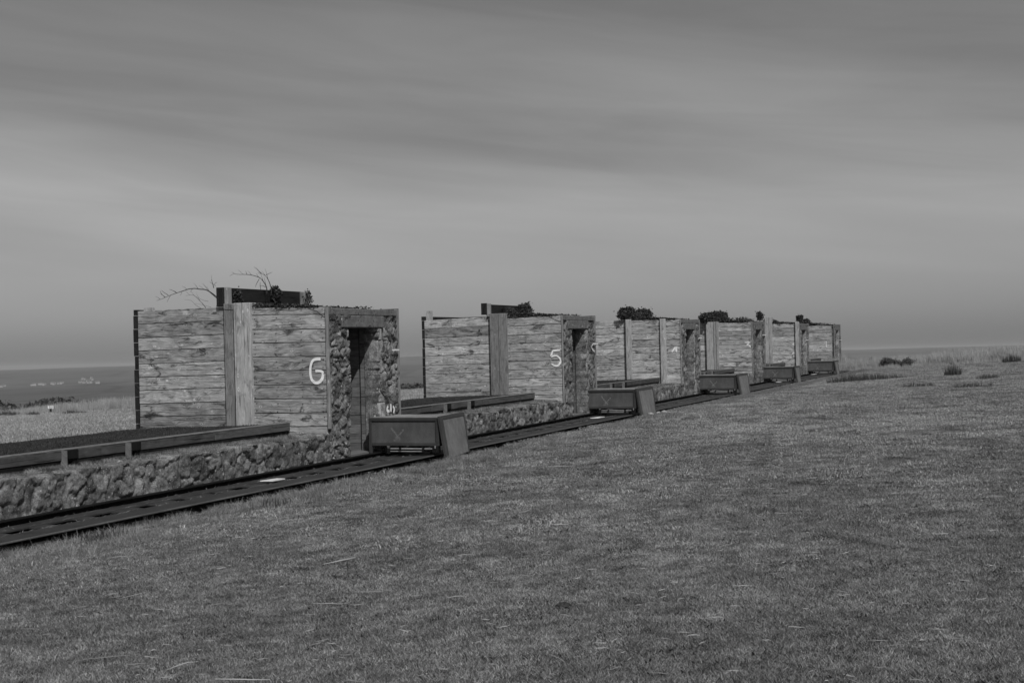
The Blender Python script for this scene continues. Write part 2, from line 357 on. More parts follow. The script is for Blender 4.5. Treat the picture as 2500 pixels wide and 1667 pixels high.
# ------------------------------------------------------------------ rubble stonework facing +t
def rubble(name, s0, s1, z0, z1, mat, parent, seed, res=.014, size=(.21, .19), holes=(), topfn=None, depth=.055, t0=0.0, shallow=False):
    ns = max(4, int((s1 - s0) / res)); nz = max(4, int((z1 - z0) / res))
    S, Z = np.meshgrid(np.linspace(s0, s1, ns + 1), np.linspace(z0, z1, nz + 1), indexing='ij')
    if topfn is not None:
        top = topfn(S); Z = z0 + (Z - z0) / (z1 - z0) * (top - z0)
    R = np.random.RandomState(seed)
    gx = np.arange(s0 - .3, s1 + .3, size[0]); gz = np.arange(z0 - .3, z1 + .3, size[1])
    P = []
    for j, b in enumerate(gz):
        for a in gx:
            P.append((a + (j % 2) * size[0] * .5 + R.uniform(-.42, .42) * size[0], b + R.uniform(-.40, .40) * size[1], R.choice([.62, .8, 1.0, 1.35, 1.7])))
    P = np.array(P)
    wx = S + (fbm(S * 6, Z * 6, seed) - .5) * .13; wz = Z + (fbm(S * 6 + 40, Z * 6, seed) - .5) * .13
    F1 = np.full(S.shape, 9.0); F2 = F1.copy(); I = np.zeros(S.shape, int)
    for i, (a, b, w) in enumerate(P):
        d = np.hypot((wx - a) / w, (wz - b) * (1.15 if i % 3 else .8))
        m = d < F1; F2 = np.where(m, F1, np.minimum(F2, d)); I = np.where(m, i, I); F1 = np.where(m, d, F1)
    e = F2 - F1; g = np.clip(e / (.016 + .045 * fbm(S * 3, Z * 3, seed + 61)), 0, 1); g = g * g * (3 - 2 * g)
    mort = np.clip((fbm(S * 3.2 + 7, Z * 3.2, seed + 71) - .44) * 9, 0, 1); gh = g; g = g + (1 - g) * .78 * mort
    off = R.uniform(-.5, .5, len(P))[I]; tl = R.uniform(.28, .72, len(P))[I]; tx = R.uniform(-1, 1, len(P))[I]; tz = R.uniform(-1, 1, len(P))[I]
    dome = np.clip(1 - (F1 / .16) ** 2, 0, 1)
    H = t0 - depth * .8 + g * (depth * .62 + off * depth * .6 + dome * depth * .10) + (fbm(S * 9, Z * 9, seed + 9) - .5) * .060 + (fbm(S * 38, Z * 38, seed + 19) - .5) * .026
    H = H + g * ((wx - P[I, 0]) * tx + (wz - P[I, 1]) * tz) * .16
    if not shallow:
        gl = fbm(S * 1.6, Z * 1.6, seed + 30); H = H + (gl - .5) * .05
    keep = np.ones((ns, nz), bool)
    Sc = (S[:-1, :-1] + S[1:, 1:]) / 2; Zc = (Z[:-1, :-1] + Z[1:, 1:]) / 2
    for (a, b, c, d) in holes:
        wob = (fbm(Zc * 3.5, Sc * 0 + 3, seed + 5) - .5) * .10
        keep &= ~((Sc > a + wob) & (Sc < b) & (Zc > c) & (Zc < d))
    ii, jj = np.nonzero(keep)
    n1 = nz + 1; q = np.stack([ii * n1 + jj, (ii + 1) * n1 + jj, (ii + 1) * n1 + jj + 1, ii * n1 + jj + 1], 1)
    vs = np.stack([H.ravel(), S.ravel(), Z.ravel()], 1)
    # rim: fold the outline back into the wall
    cnt = {}
    me = bpy.data.meshes.new(name)
    ev = {}
    for f in q:
        for k in range(4):
            a, b = int(f[k]), int(f[(k + 1) % 4]); ev[(a, b)] = 1
    border = [(a, b) for (a, b) in ev if (b, a) not in ev]
    base = len(vs); bid = {}; extra = []
    for a, b in border:
        for x in (a, b):
            if x not in bid: bid[x] = base + len(extra); p = vs[x]; extra.append((t0 - depth - .22, p[1], p[2]))
    if extra: vs = np.vstack([vs, np.array(extra)])
    rim = np.array([(b, a, bid[a], bid[b]) for a, b in border]) if border else np.zeros((0, 4), int)
    F = np.vstack([q, rim]).astype(np.int32)
    me.vertices.add(len(vs)); me.vertices.foreach_set('co', vs.astype(np.float32).ravel())
    me.loops.add(len(F) * 4); me.loops.foreach_set('vertex_index', F.ravel())
    me.polygons.add(len(F)); me.polygons.foreach_set('loop_start', np.arange(0, len(F) * 4, 4, dtype=np.int32)); me.polygons.foreach_set('loop_total', np.full(len(F), 4, dtype=np.int32))
    me.polygons.foreach_set('use_smooth', np.ones(len(F), bool))
    me.update(calc_edges=True)
    at = me.color_attributes.new('tone', 'FLOAT_COLOR', 'POINT'); c = np.ones((len(vs), 4), np.float32)
    c[:, 0] = .5; c[:S.size, 0] = (tl * (0.85 + .3 * fbm(S * 5, Z * 5, seed + 44))).ravel(); c[:S.size, 1] = g.ravel(); c[S.size:, 1] = 1
    at.data.foreach_set('color', c.ravel()); me.materials.append(mat)
    o = bpy.data.objects.new(name, me); COL.objects.link(o)
    if parent: o.parent = parent
    return o

# ------------------------------------------------------------------ blades as numpy meshes
def blades(name, x, y, z, h, w, lean, tone, mat, az=None, curl=.35, link=True, rs=nrs, flat=False, width_tip=.15):
    """each blade: 2 quads bending over; arrays of per-blade data"""
    n = len(x)
    if az is None: az = rs.uniform(0, 6.2832, n)
    fa = rs.uniform(0, 6.2832, n) if not flat else az + math.pi / 2
    dx, dy = np.cos(az), np.sin(az); wx, wy = np.cos(fa) * w / 2, np.sin(fa) * w / 2
    V = np.zeros((n, 6, 3), np.float32)
    for k, (u, ws) in enumerate(((0, 1), (.55, .8), (1, width_tip))):
        out = lean * h * (u ** (1 + curl)); hz = h * np.sqrt(np.clip(1 - lean ** 2, .0, 1)) * u * (1 - .12 * u * lean)
        cx = x + dx * out; cy = y + dy * out; cz = z + hz
        V[:, 2 * k, 0] = cx - wx * ws; V[:, 2 * k, 1] = cy - wy * ws; V[:, 2 * k, 2] = cz
        V[:, 2 * k + 1, 0] = cx + wx * ws; V[:, 2 * k + 1, 1] = cy + wy * ws; V[:, 2 * k + 1, 2] = cz
    b = (np.arange(n) * 6)[:, None]
    F = np.concatenate([b + np.array([[0, 1, 3, 2]]), b + np.array([[2, 3, 5, 4]])], 0).astype(np.int32)
    me = bpy.data.meshes.new(name); me.vertices.add(n * 6); me.vertices.foreach_set('co', V.ravel())
    me.loops.add(len(F) * 4); me.loops.foreach_set('vertex_index', F.ravel())
    me.polygons.add(len(F)); me.polygons.foreach_set('loop_start', np.arange(0, len(F) * 4, 4, dtype=np.int32)); me.polygons.foreach_set('loop_total', np.full(len(F), 4, dtype=np.int32))
    me.update(calc_edges=True)
    at = me.attributes.new('tone', 'FLOAT', 'POINT'); at.data.foreach_set('value', np.repeat(np.asarray(tone, np.float32), 6))
    me.materials.append(mat)
    o = bpy.data.objects.new(name, me)
    if link: COL.objects.link(o)
    return o

def leaves(name, P, size, tone, mat, rs=nrs):
    n = len(P); A = rs.normal(size=(n, 3)); A /= np.linalg.norm(A, axis=1)[:, None]
    B = np.cross(A, rs.normal(size=(n, 3))); B /= np.linalg.norm(B, axis=1)[:, None]
    s = np.asarray(size)[:, None]
    V = np.stack([P - A * s, P + B * s * .7, P + A * s, P - B * s * .7], 1).astype(np.float32)
    F = (np.arange(n) * 4)[:, None] + np.arange(4)[None]
    me = bpy.data.meshes.new(name); me.vertices.add(n * 4); me.vertices.foreach_set('co', V.ravel())
    me.loops.add(n * 4); me.loops.foreach_set('vertex_index', F.astype(np.int32).ravel())
    me.polygons.add(n); me.polygons.foreach_set('loop_start', np.arange(0, n * 4, 4, dtype=np.int32)); me.polygons.foreach_set('loop_total', np.full(n, 4, dtype=np.int32))
    me.update(calc_edges=True)
    at = me.attributes.new('tone', 'FLOAT', 'POINT'); at.data.foreach_set('value', np.repeat(np.asarray(tone, np.float32), 4))
    me.materials.append(mat); o = bpy.data.objects.new(name, me); COL.objects.link(o); return o

def scatter(name, pts, patches, rotz, scale, seed=1, normal_tilt=None):
    """one object whose points carry instances of the given unlinked meshes"""
    me = bpy.data.meshes.new(name); me.from_pydata([tuple(p) for p in pts], [], [])
    for nm, arr in (('rz', rotz), ('sc', scale)):
        a = me.attributes.new(nm, 'FLOAT', 'POINT'); a.data.foreach_set('value', np.asarray(arr, np.float32))
    a = me.attributes.new('ix', 'INT', 'POINT'); a.data.foreach_set('value', np.random.RandomState(seed).randint(0, len(patches), len(pts)).astype(np.int32))
    o = bpy.data.objects.new(name, me); COL.objects.link(o)
    c = bpy.data.collections.new(name + '_source')
    for p in patches: c.objects.link(p)
    g = bpy.data.node_groups.new(name, 'GeometryNodeTree'); g.interface.new_socket('Geometry', in_out='INPUT', socket_type='NodeSocketGeometry'); g.interface.new_socket('Geometry', in_out='OUTPUT', socket_type='NodeSocketGeometry')
    N = g.nodes.new; gi = N('NodeGroupInput'); go = N('NodeGroupOutput'); ip = N('GeometryNodeInstanceOnPoints'); ci = N('GeometryNodeCollectionInfo')
    ci.inputs[0].default_value = c; ci.inputs['Separate Children'].default_value = True; ci.inputs['Reset Children'].default_value = True
    def na(nm, t):
        n = N('GeometryNodeInputNamedAttribute'); n.data_type = t; n.inputs[0].default_value = nm
        return n.outputs['Attribute']
    cx = N('ShaderNodeCombineXYZ'); g.links.new(na('rz', 'FLOAT'), cx.inputs[2]); cx.inputs[0].default_value = 0
    g.links.new(gi.outputs[0], ip.inputs['Points']); g.links.new(ci.outputs[0], ip.inputs['Instance']); ip.inputs['Pick Instance'].default_value = True
    g.links.new(na('ix', 'INT'), ip.inputs['Instance Index']); g.links.new(cx.outputs[0], ip.inputs['Rotation']); g.links.new(na('sc', 'FLOAT'), ip.inputs['Scale'])
    g.links.new(ip.outputs[0], go.inputs[0])
    md = o.modifiers.new('scatter', 'NODES'); md.node_group = g
    return o

# ================================================================== TERRAIN
def ground_z(s, t):
    """height in the tilted frame"""
    s = np.asarray(s, float); t = np.asarray(t, float)
    right = .0 + .05 * np.maximum(0, t - 1.35) * np.where(t > 14, 1, 1)
    right = np.where(t > 16, .05 * 14.65 + .02 * (t - 16), right)
    right = right + (fbm(s * .16 + 50, t * .22 + 50, 3) - .5) * .22 * np.clip((t - 2.5) / 4, 0, 1)
    field = .11 + .0387 * (t + 3.8) + (fbm(s * .12, t * .12 + 90, 8) - .5) * .18
    z = np.where(t > 1.36, right - .03 * np.clip((1.6 - t) / .2, 0, 1),
        np.where(t > -.15, -.10,
        np.where(t > -.80, .47 + (fbm(s * 2.1, t * 3, 21) - .5) * .05,
        np.where(t > -3.81, .60 + .024 * (t + 3.8), field))))
    w = np.clip((s - 62.2) / 1.5, 0, 1) * (t > -8); z = z * (1 - w) + (right - .02) * w
    sm = np.mod(s, PITCH_S); inside = (sm > .05) & (sm < 2.58) & (s > 0) & (s < 64) & (t <= -.14) & (t > -1.9)
    z = np.where(inside, -.10, z)
    # the plateau falls away beyond its edge
    u = s + .55 * np.maximum(0, -t - 4)            # further left the edge comes sooner
    edge = 68.0
    fall = np.maximum(0, u - edge)
    z = z - np.minimum(fall, 25) * .05 - np.maximum(0, fall - 25) * .09
    lf = np.maximum(0, -t - 58); z = z - lf * .06
    return z

def sheet(ts, ss, zf, name, mat):
    T, S = np.meshgrid(ts, ss, indexing='ij'); Z = zf(S, T)
    n = len(ss); i, j = np.meshgrid(np.arange(len(ts) - 1), np.arange(n - 1), indexing='ij'); i = i.ravel(); j = j.ravel()
    F = np.stack([i * n + j, (i + 1) * n + j, (i + 1) * n + j + 1, i * n + j + 1], 1).astype(np.int32)
    V = np.stack([T.ravel(), S.ravel(), Z.ravel()], 1)
    me = bpy.data.meshes.new(name); me.vertices.add(len(V)); me.vertices.foreach_set('co', V.astype(np.float32).ravel())
    me.loops.add(len(F) * 4); me.loops.foreach_set('vertex_index', F.ravel())
    me.polygons.add(len(F)); me.polygons.foreach_set('loop_start', np.arange(0, len(F) * 4, 4, dtype=np.int32)); me.polygons.foreach_set('loop_total', np.full(len(F), 4, dtype=np.int32))
    me.update(calc_edges=True); me.materials.append(mat)
    o = bpy.data.objects.new(name, me); COL.objects.link(o); return place(o)

def ground_mat():
    a = NT('turf_ground', .95, .1); p = a.pos(); co = a.coord(); sx = a.n('ShaderNodeSeparateXYZ'); a.l(co, sx.inputs[0])
    t = sx.outputs[0]
    n1 = a.noise(a.map(p, scale=(1, 1, .2)), .55, 4, .6); n2 = a.noise(a.map(p, scale=(1, .55, .2), loc=(31, 7, 0)), .13, 3, .55)
    n3 = a.noise(p, 7, 5, .7); n4 = a.noise(p, 60, 3, .7)
    v = a.m_('MULTIPLY', a.mr(n1, .3, .7, .7, 1.3), a.mr(n2, .35, .65, .8, 1.2))
    v = a.m_('MULTIPLY', v, a.m_('MULTIPLY', a.mr(n3, .3, .7, .65, 1.35), a.mr(n4, .3, .7, .6, 1.4)))
    # left field is pale dry grass, the terrace behind the edging is dark moss, the track bed is dark grit
    base = a.m_('ADD', a.m_('MULTIPLY', a.mr(t, -3.9, -3.8, 1, 0), .30), a.m_('MULTIPLY', a.mr(t, -3.85, -3.8, 0, 1), a.mr(t, 1.2, 1.34, .052, .11)))
    a.col(a.m_('MULTIPLY', v, base)); a.bump(a.m_('ADD', n3, n4), .8, .03)
    return a.m
ts = sorted(set([-420, -300, -200, -140, -100, -80] + list(np.arange(-70, -4, 1.5)) + [-3.86, -3.8] + list(np.arange(-3.6, -.9, .3)) + [-.81, -.795, -.6, -.4, -.2, -.17, -.145, -.04, .2, .5, .9, 1.22, 1.345, 1.375, 1.5] + list(np.arange(1.6, 20, .35)) + list(np.arange(20, 60, 3)) + [80, 120, 180, 260, 420]))
ss = sorted(set([-200, -140, -100, -70, -50] + list(np.arange(-40, -18, 1)) + list(np.arange(-18, 20, .35)) + list(np.arange(20, 100, .8)) + list(np.arange(100, 260, 8)) + [300, 380, 480] + [round(k * PITCH_S + q, 4) for k in range(6) for q in (.04, .06, 2.57, 2.59)]))
ground = sheet(np.array(ts), np.array(ss), ground_z, 'ground', ground_mat()); tag(ground, kind='structure')

# far country: a valley and the long hillside beyond, reaching the horizon
def far_mat():
    a = NT('far_fields', 1, .05); p = a.pos()
    ce = a.voro(a.map(p, scale=(1, .45, 0)), .0035, out='Color'); sp_ = a.n('ShaderNodeSeparateColor'); a.l(ce, sp_.inputs[0])
    ed = a.mr(a.voro(a.map(p, scale=(1, .45, 0)), .0035, feature='DISTANCE_TO_EDGE'), .02, .05, .55, 1)
    n = a.noise(a.map(p, scale=(1, .5, 0)), .006, 5, .65); n2 = a.noise(a.map(p, scale=(1, .35, 0)), .0013, 4, .6)
    v = a.m_('MULTIPLY', a.mr(sp_.outputs[0], 0, 1, .75, 1.25), a.mr(n, .3, .7, .7, 1.3)); v = a.m_('MULTIPLY', a.m_('MULTIPLY', v, ed), a.mr(n2, .35, .65, .75, 1.3))
    a.col(a.m_('MULTIPLY', v, .085)); return a.m
def far_z(x, y):
    prof = np.interp(y, [150, 300, 700, 1500, 2500, 3500, 5000, 6500, 7600, 9000, 14000], [-14, -24, -38, -50, -58, -48, -22, -3, 6, -5, -60])
    prof = prof + (fbm(x / 900. + 20, y / 900. + 5, 4) - .5) * 16 * np.clip((y - 500) / 1500, 0, 1)
    amp = np.clip((y - 5500) / 1500, 0, 1)
    prof = prof + amp * (fbm(x / 1500. + 33, y * 0 + 1, 6) - .5) * 16 + amp * np.interp(x, [-3500, -2600, -2000, -1200, -500, 300, 1800, 3000], [-12, -10, 2, 4, 16, 6, 2, 2])
    return prof + EYE
xs = np.concatenate([np.linspace(-6000, -400, 90), np.linspace(-350, 350, 20), np.linspace(400, 7000, 90)]); ys = np.array(list(np.arange(150, 1000, 50)) + list(np.arange(1000, 9500, 120)) + [10000, 12000, 14000])
X, Y = np.meshgrid(xs, ys, indexing='ij'); Z = far_z(X, Y); nn = len(ys)
me = bpy.data.meshes.new('hills')
fi = [(i * nn + j, (i + 1) * nn + j, (i + 1) * nn + j + 1, i * nn + j + 1) for i in range(len(xs) - 1) for j in range(nn - 1)]
me.from_pydata(np.stack([X.ravel(), Y.ravel(), Z.ravel()], 1).tolist(), [], fi); me.polygons.foreach_set('use_smooth', np.ones(len(fi), bool)); me.materials.append(far_mat())
hills = bpy.data.objects.new('hills', me); COL.objects.link(hills); tag(hills, kind='structure')

# ================================================================== BUNKERS
def board_row(mb, seams, t0, t1, sf, thick=.045, gap=.009, lo=.34, hi=.66, tones=None):
    """horizontal boards stacked between slanting seams [(z at t0, z at t1), ...] from top to bottom, faces at s=sf"""
    for i in range(len(seams) - 1):
        (a0, a1), (b0, b1) = seams[i], seams[i + 1]; g = gap * rng.uniform(.5, 1.6) / 2; c = .005
        f = sf + rng.uniform(-.004, .005); m = 10
        tn = (tones[i] if tones and i < len(tones) and tones[i] else rng.uniform(lo, hi), rng.random(), rng.random())
        w0, w1 = rng.uniform(-.002, .002), rng.uniform(-.002, .002)
        a0 -= g; a1 -= g; b0 += g; b1 += g
        fr = [(t0, f, b0 + c), (t1, f, b1 + c), (t1, f, a1 - c), (t0, f, a0 - c)]
        md = [(t0, f + c, b0), (t1, f + c, b1), (t1, f + c, a1), (t0, f + c, a0)]
        bk = [(t0, f + thick, b0), (t1, f + thick, b1), (t1, f + thick, a1), (t0, f + thick, a0)]
        vs = fr + md + bk
        fs = [(0, 1, 2, 3), (11, 10, 9, 8)]
        for q in range(4):
            r_ = (q + 1) % 4; fs += [(q, 4 + q, 4 + r_, r_), (4 + q, 8 + q, 8 + r_, 4 + r_)]
        mb.add(vs, fs, tn)
def reg_seams(ztop, zbot, n, slant, t0, t1, seed, jit=.012):
    R = random.Random(seed); out = []
    for i in range(n + 1):
        z = ztop + (zbot - ztop) * i / n + (R.uniform(-jit, jit) if 0 < i < n else 0); d = slant * (1 - i / n * .8) + R.uniform(-.004, .004)
        out.append((z - d / 2, z + d / 2))
    return out

def ribbon(mb, pts, w, s=None, t=None, tone=(.5, .5, .5), wend=None, lift=0.0):
    """a brushed stroke lying on a face: pts are (t,z) on a face s=const or (s,z) on a face t=const"""
    P = [Vector(p) for p in pts]; Q = []
    for i in range(len(P) - 1):
        p0 = P[max(i - 1, 0)]; p1, p2 = P[i], P[i + 1]; p3 = P[min(i + 2, len(P) - 1)]
        for k in range(5):
            u = k / 5; Q.append(.5 * ((2 * p1) + (-p0 + p2) * u + (2 * p0 - 5 * p1 + 4 * p2 - p3) * u * u + (-p0 + 3 * p1 - 3 * p2 + p3) * u ** 3))
    Q.append(P[-1]); vs = []
    for i, p in enumerate(Q):
        d = Q[min(i + 1, len(Q) - 1)] - Q[max(i - 1, 0)]; d = d.normalized() if d.length > 1e-6 else Vector((1, 0)); nrm = Vector((-d.y, d.x))
        u = i / (len(Q) - 1); ww = w / 2 * (1 + .12 * math.sin(9 * u + w * 50)) * (.75 if i in (0, len(Q) - 1) else 1)
        for sg in (-1, 1):
            q = p + nrm * ww * sg
            vs.append((q.x, s, q.y) if s is not None else (t, q.x, q.y))
    fs = [(2 * i, 2 * i + 1, 2 * i + 3, 2 * i + 2) for i in range(len(Q) - 1)]
    mb.add(vs, fs, tone)

WORD = ['nearest', 'second', 'third', 'fourth', 'fifth', 'farthest']
BL = ['nearest timber fronted stone bunker with a large white 6 on its boards',
      'second bunker in the row, white painted 5 on its pale boards',
      'third bunker, pale boards with two upright posts and half a white 4',
      'fourth bunker, white 3 beside its stone end and a cluster of posts at the left',
      'fifth bunker, tall pale posts above its roof and half a white 2',
      'farthest bunker at the end of the row with a faint 1']
CFG = [
    dict(posts=[(-2.0, -1.765, .0, 1.02, .0, .36), (-1.76, -1.44, -.07, 1.02, .0, .66)], nt=(-1.44, -.055), ns=None, wing=(-3.80, -2.0), top=.93),
    dict(posts=[(-1.90, -1.675, -.05, .99, .0, .31), (-1.665, -1.44, -.05, .99, .0, .34)], nt=(-1.44, -.03), wing=(-3.735, -1.9), top=.88),
    dict(posts=[(-1.84, -1.66, -.08, .94, .0, .60), (-.675, -.49, -.08, .93, -.25, .62)], nt=(-1.66, -.01), wing=(-3.735, -1.84), top=.90),
    dict(posts=[(-1.88, -1.60, -.08, .93, .0, .58), (-1.585, -1.49, -.03, .93, .0, .48), (-1.475, -1.37, -.05, .93, .0, .50)], nt=(-1.37, -.02), wing=(-3.735, -1.88), top=.88),
    dict(posts=[(-1.97, -1.70, .06, 1.17, .0, .58), (-1.69, -1.51, -.05, 1.24, .0, .60), (-1.50, -1.33, -.05, 1.23, .0, .56), (-.21, -.04, -.10, .98, -.3, .62)], nt=(-1.33, -.03), wing=(-3.735, -1.97), top=.92),
    dict(posts=[(-1.58, -1.47, -.05, .90, .0, .55)], nt=(-1.47, -.14), wing=(-3.735, -1.58), top=.84),
]
SEAM6 = [(2.628, 2.608), (2.509, 2.476), (2.266, 2.239), (2.035, 2.019), (1.803, 1.794), (1.567, 1.562), (1.331, 1.329), (1.1, 1.096), (.859, .866), (.632, .639), (.40, .41)]
SEAMW6 = [(2.655, 2.672), (2.424, 2.437), (2.181, 2.203), (1.952, 1.977), (1.722, 1.749), (1.491, 1.517), (1.261, 1.294), (1.027, 1.062), (.802, .834), (.57, .60)]
NUM = [
    ([[(-.146, 1.748), (-.215, 1.75), (-.279, 1.736), (-.317, 1.689), (-.339, 1.621), (-.344, 1.56), (-.343, 1.496), (-.323, 1.418), (-.282, 1.374), (-.233, 1.36), (-.184, 1.371), (-.134, 1.411), (-.111, 1.471), (-.112, 1.518), (-.131, 1.544), (-.199, 1.554), (-.25, 1.552)]], .046),
    ([[(-.071, 1.74), (-.165, 1.74), (-.259, 1.734)], [(-.259, 1.734), (-.29, 1.66), (-.314, 1.592)], [(-.314, 1.592), (-.22, 1.61), (-.146, 1.602), (-.076, 1.533), (-.07, 1.451), (-.123, 1.376), (-.21, 1.364), (-.303, 1.414)]], .043),
    ([[(-.313, 1.537), (-.169, 1.707)], [(-.169, 1.715), (-.16, 1.53)]], .055),
    ([[(-.313, 1.76), (-.088, 1.766)], [(-.088, 1.766), (-.24, 1.654)], [(-.24, 1.654), (-.15, 1.64), (-.092, 1.597), (-.099, 1.553)]], .048),
    ([[(-.247, 1.652), (-.397, 1.563)], [(-.397, 1.563), (-.256, 1.553)], [(-.39, 1.099), (-.336, 1.162), (-.258, 1.168)]], .045),
    ([[(-.449, 1.657), (-.453, 1.491), (-.436, 1.337), (-.387, 1.332)]], .045),
]
FAINT = {1: [[(-.451, 1.965), (-.446, 1.855)], [(-.446, 1.855), (-.257, 1.837), (-.04, 1.835)], [(-.875, 1.658), (-.802, 1.643), (-.811, 1.561)], [(-.33, 1.53), (-.30, 1.46), (-.24, 1.42)]],
         2: [[(-.16, 1.54), (-.148, 1.432), (-.135, 1.325)]]}
BAT = [(2.27, 2.52, 1.863), (2.30, 2.70, 1.885), (2.28, 2.72, 1.971), (2.0, 2.70, 2.043), (1.55, 2.24, 1.768), (1.9, 2.75, 1.70)]

for k in range(6):
    c = CFG[k]; s_ = k * PITCH_S; near = k < 2
    B = thing('bunker', BL[k], 'bunker', 0, s_, 0, 'bunkers along the range track')
    # ---- stone end wall with the doorway, facing the track
    res = [.013, .02, .03, .04, .05, .05][k]
    st = rubble('stone_wall', .035, 2.575, -.10, 2.475, M['stone'], B, 40 + k, res, (.175, .15), holes=[(.74, 1.80, -.5, 2.27)], depth=.065)
    # ---- concrete: cap and lintel
    mb = MB(); mb.box((-1.42, .025, 2.472), (.012, 2.545, 2.585), bev=.012); mb.build('roof_slab', M['conc'], B)
    mb = MB(); mb.box((-.30, .47, 2.262), (.016, 2.02, 2.470), bev=.014); mb.build('lintel', M['conc'], B)
    # ---- doorway: dressed jamb blocks, then boarded lining with a gap
    mb = MB(); R = random.Random(70 + k); z = -.1
    while z < 2.26:
        h = min(R.choice([.24, .34, .46, .52]), 2.262 - z); h = h if 2.262 - z - h > .08 else 2.262 - z
        mb.box((-.20 + R.uniform(-.02, .01), 1.815 + R.uniform(-.008, .008), z + .006), (-.005 + R.uniform(-.012, .006), 2.02 if h > .3 else 1.94, z + h - .006), (R.uniform(.42, .6), 1, R.random()), bev=.012, jit=.004); z += h
    mb.build('door_jamb', M['block'], B)
    mb = MB(); z = -.1
    while z < 2.26:
        h = min(.165, 2.262 - z)
        mb.box((-.385, 1.828, z + .002), (-.205, 1.86, z + h - .003), rt(.42, .6)); mb.box((-1.35, 1.835, z + .002), (-.425, 1.865, z + h - .003), rt(.40, .62)); z += h
    mb.build('door_lining', M['inner'], B)
    # ---- dark body: passage walls, ceiling, back
    mb = MB()
    mb.box((-1.42, .62, -.1), (-.12, .70, 2.262)); mb.box((-1.42, .62, -.1), (-1.36, 1.95, 2.262)); mb.box((-1.42, 1.88, -.1), (-.30, 1.95, 2.262)); mb.box((-1.42, .62, 2.263), (-.31, 1.95, 2.47))
    mb.box((-1.35, .71, -.1), (-.10, 1.82, .10))
    mb.build('passage', M['inner'], B)
    mb = MB(); mb.box((-2.02, .06, -.1), (-1.45, 2.5, 2.465)); mb.box((-1.45, .06, -.1), (-.3, .60, 2.465)); mb.box((-1.45, 1.97, -.1), (-.3, 2.5, 2.465)); mb.build('core_wall', M['conc'], B)
    # ---- numbered board wall, facing back along the track
    mb = MB(); t0, t1 = c['nt']
    if k == 0: board_row(mb, SEAM6, t0, t1, 0.0, tones=[.52, .56, .53, .47, .42, .36, .40, .46, .57, .52])
    else: board_row(mb, reg_seams(c['top'] + 1.7, .42, 10 if k != 3 else 12, -.012 if k != 1 else .03, t0, t1, k), t0, t1, 0.0, lo=.40, hi=.72, gap=.010)
    if k < 3:
        R = random.Random(k + 5); t0, t1 = c['nt']; zq = 2.55
        while zq > .7:
            for tq in (t0 + .04, t0 + .46, t1 - .45, t1 - .06):
                q = R.uniform(-.015, .015); mb.box((tq + q, -.0105, zq + q), (tq + q + .011, .004, zq + q + .010), (.05, .1, 0))
            zq -= .118
    mb.build('board_wall', M['plank'], B)
    # ---- left wing of boards
    mb = MB(); t0, t1 = c['wing']
    if k == 0: board_row(mb, SEAMW6, t0, t1, .07, tones=[.46, .42, .56, .46, .58, .56, .60, .44, .34])
    else: board_row(mb, reg_seams(2.60, .52, 9, .05, t0, t1, 20 + k), t0, t1, .05, lo=.42, hi=.70, gap=.010, tones=[None, .36] if k == 1 else None)
    mb.build('wing_wall', M['plank_rough'], B)
    # ---- return wall at the left end, dark, seen edge on
    mb = MB(); z = .45; xl = -.012 if k == 0 else .06
    while z < 2.66:
        h = min(.236, 2.68 - z); mb.box((-3.87 + xl + rng.uniform(-.006, .006), .05 + rng.uniform(-.01, .01), z + .004), (-3.795 + xl, 2.5, z + h - .004), rt(.4, .6)); z += h
    mb.build('return_wall', M['tar'], B)
    mb = MB(); mb.box((-3.79, .26, .4), (-2.05, 2.5, 2.52 if k else 2.56), (.4, .2, .2)); mb.build('earth_fill', M['soil'], B)
    mb = MB(); mb.box((-3.79, 2.5, .4), (-2.1, 2.56, 2.62 + (.06 if k < 2 else 0)), (.4, .2, .2)); mb.build('rear_wall', M['tar'], B)
    mb = MB(); mb.box((-3.74, .16, 2.4), (-3.60, .28, 2.71 if k == 0 else 2.82), (.62, .3, .3)); mb.build('stub_post', M['post'], B)
    # ---- upright posts
    for (a, b, sf, zt, zb, tn) in c['posts']:
        mb = MB(); mb.box((a, sf, 1.7 + zb - 1.12), (b, sf + .22, zt + 1.7), (tn, rng.random(), 0), bev=.008); mb.build('post', M['post'], B)
    # ---- trims on both corners of the stone end
    mb = MB(); mb.box((-.036 if k == 0 else -.02, -.025, .60 if k == 0 else .45), (.010, .03, 2.60), (.42, .4, 0), bev=.004); mb.build('corner_trim', M['post'], B)
    mb = MB(); mb.box((-.06, 2.578, .0), (.022, 2.596, 2.60), (.36, .7, 0)); mb.build('corner_trim', M['post'], B)
    mb = MB(); mb.box((-2.0, 2.598, .0), (.012, 2.615, 2.61), (.4, .7, 0)); mb.build('end_board', M['tar'], B)
    # ---- painted number and marks
    mb = MB()
    for st_ in NUM[k][0]: ribbon(mb, st_, NUM[k][1], s=-.0085)
    o = mb.build('painted_number', M['number'] if k < 3 else M['white'], B, recalc=False)
    if k in FAINT:
        for st_ in FAINT[k]: mb = MB(); ribbon(mb, st_, .04, s=-.0095); mb.build('faint_mark', M['faint'], B, recalc=False)
    a, b, z = BAT[k]; mb = MB()
    if k == 1:
        for st_ in ([(2.69, 1.872), (2.287, 1.88)], [(2.287, 1.88), (2.142, 1.809), (2.207, 1.736), (2.39, 1.676)]): ribbon(mb, st_, .035, t=.045)
        mb.build('painted_mark', M['white'], B, recalc=False)
    else:
        mb.box((.035, a, z - .014), (.055, b, z + .014)); mb.build('white_batten', M['white'], B)
